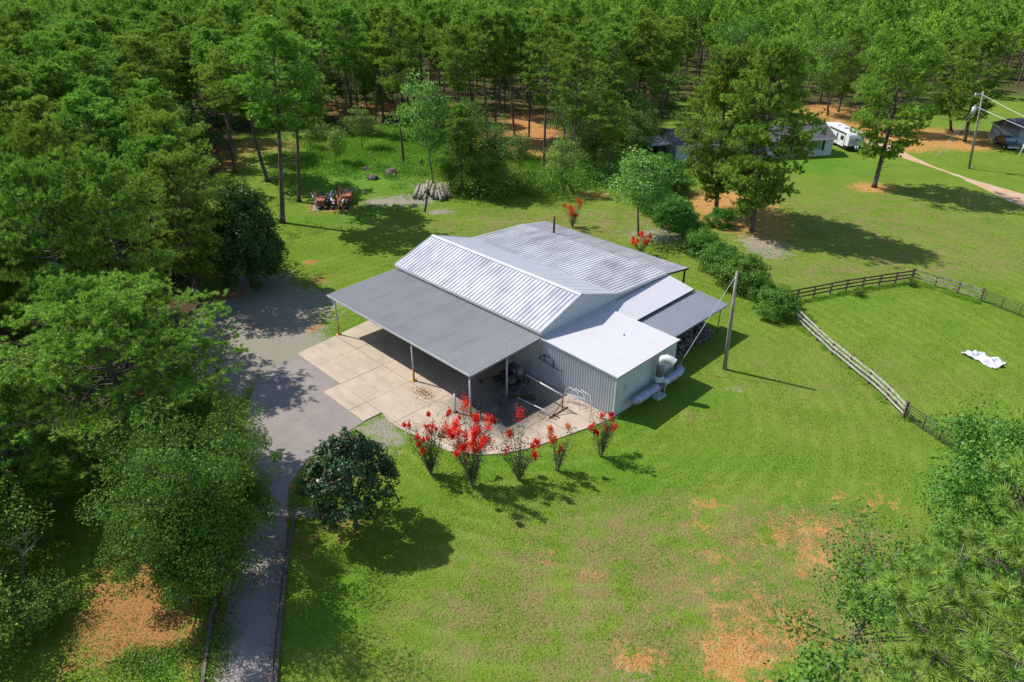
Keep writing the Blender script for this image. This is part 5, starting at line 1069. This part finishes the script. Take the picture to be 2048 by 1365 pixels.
for (cx, cy, rx, ry, nn) in ((-14.65,22.65,0.74,2.28, 40), (-17.36,21.53,2.41,1.07, 60), (-26.48,27.02,2.20,4.25, 70), (-17.30,31.32,1.21,2.55, 30), (-13.06,33.57,0.63,1.39, 20), (-28.62,35.39,2.62,1.99, 30), (-32.20,93.36,2.77,8.93, 30), (-34.24,74.81,2.30,9.30, 30), (-26.39,79.78,2.43,5.13, 20)):
    GB += [(cx+rw.gauss(0,.5)*rx, cy+rw.gauss(0,.5)*ry, rw.uniform(.25,.6)) for k in range(nn)]
scatter('ground_cover', 'low leafy ground cover at the foot of the left trees', 'ground cover', GB, .9, 130, .06, 'leaf_scrub', .5)
PB = []
for a_, b_, nn in (((26.89,61.36), (41.79,66.62), 60), ((42.00,66.62), (46.13,61.67), 36), ((26.39,57.44), (28.90,41.97), 20)):
    PB += [(a_[0]+(b_[0]-a_[0])*t+rw.uniform(-.2,.2), a_[1]+(b_[1]-a_[1])*t+rw.uniform(-.35,.05), rw.uniform(.3,.7)) for t in [rw.random() for k in range(nn)]]
scatter('fence_grass', 'long unmown grass along the paddock fence', 'grass', PB, .5, 90, .07, 'leaf_weed', .3, blade=True)
EL = []
for a_, b_, nn, wd_ in (((-13.85,20.63), (-15.46,27.80), 420, .55), ((-11.29,20.64), (-13.33,29.71), 420, .5), ((-13.47,30.93), (-14.08,34.99), 120, .5), ((-17.33,34.97), (-20.52,45.60), 200, .8), ((-18.54,24.11), (-16.20,26.05), 260, 2.2), ((-25.16,55.48), (-21.66,57.48), 300, 2.5)):
    EL += [(a_[0]+(b_[0]-a_[0])*t+rw.gauss(0,.5)*wd_, a_[1]+(b_[1]-a_[1])*t+rw.gauss(0,.3)*wd_, .06) for t in [rw.random() for k in range(nn)]]
EL = np.array(EL); ll = bpy.data.objects.new('drive_litter', fmesh('drive_litter', leaf_faces(rng, EL, .055, 1.6), 4, rng.uniform(0,1,len(EL)), bpy.data.materials['dry_leaves'])); link(ll)
tag(ll, 'brown fallen leaves and straw along the edges of the narrow driveway', 'leaf litter', kind='stuff')
# stumps, stones and fallen logs in the clearing
SM = [(*(-16.14,109.42), .5, .6, 'pale broken stump left of the tall straight pine'), (*(-14.84,111.82), .35, .9, 'small dark stump right of the tall straight pine'), (*(-18.62,105.42), 1.1, 1.1, 'large uprooted dark stump in front of the weeds'), (*(-23.07,108.73), .6, .5, 'low grey stump among the weeds'), (*(-21.25,103.76), .9, .6, 'root ball overgrown with weeds'), (*(-23.91,117.35), .8, .7, 'weathered stump deep in the tall weeds')]
for i, (x, y, r, h, lab) in enumerate(SM):
    m = MB(); n = 9; rk = random.Random(i)
    m.tube([(0,0,0),(rk.uniform(-.1,.1),0,h*.5),(rk.uniform(-.2,.2),rk.uniform(-.1,.1),h)], [r*rk.uniform(1,1.3), r*.9, r*.35], n)
    for k in range(5): a = k*1.3; m.tube([(0,0,h*.3),(math.cos(a)*r*1.5,math.sin(a)*r*1.5,h*rk.uniform(.0,.8))], [r*.25,.04], 5)
    o = m.build('tree_stump', M['bark'], None); o.location = (x, y, 0); tag(o, lab, 'stump')
FL = [((-32.25,136.00), (-28.42,138.69), .25, 'fallen dark log lying below the leftmost wood edge pines'), ((-18.59,127.00), (-13.72,121.62), .22, 'fallen log behind the thin light green tree'), ((-30.19,130.66), (-25.55,136.13), .18, 'thin fallen trunk in front of the wood edge')]
for A, B, r, lab in FL:
    o = MB().tube([(*A, r), ((A[0]+B[0])/2, (A[1]+B[1])/2+.3, r*1.6), (*B, r)], [r, r*.9, r*.5], 8).build('fallen_log', M['bark'], None, True); tag(o, lab, 'log')
print('unique tris', sum(sum(len(p.vertices)-2 for p in m.polygons) if len(m.polygons) < 5000 else len(m.loops)//3 for m in bpy.data.meshes))
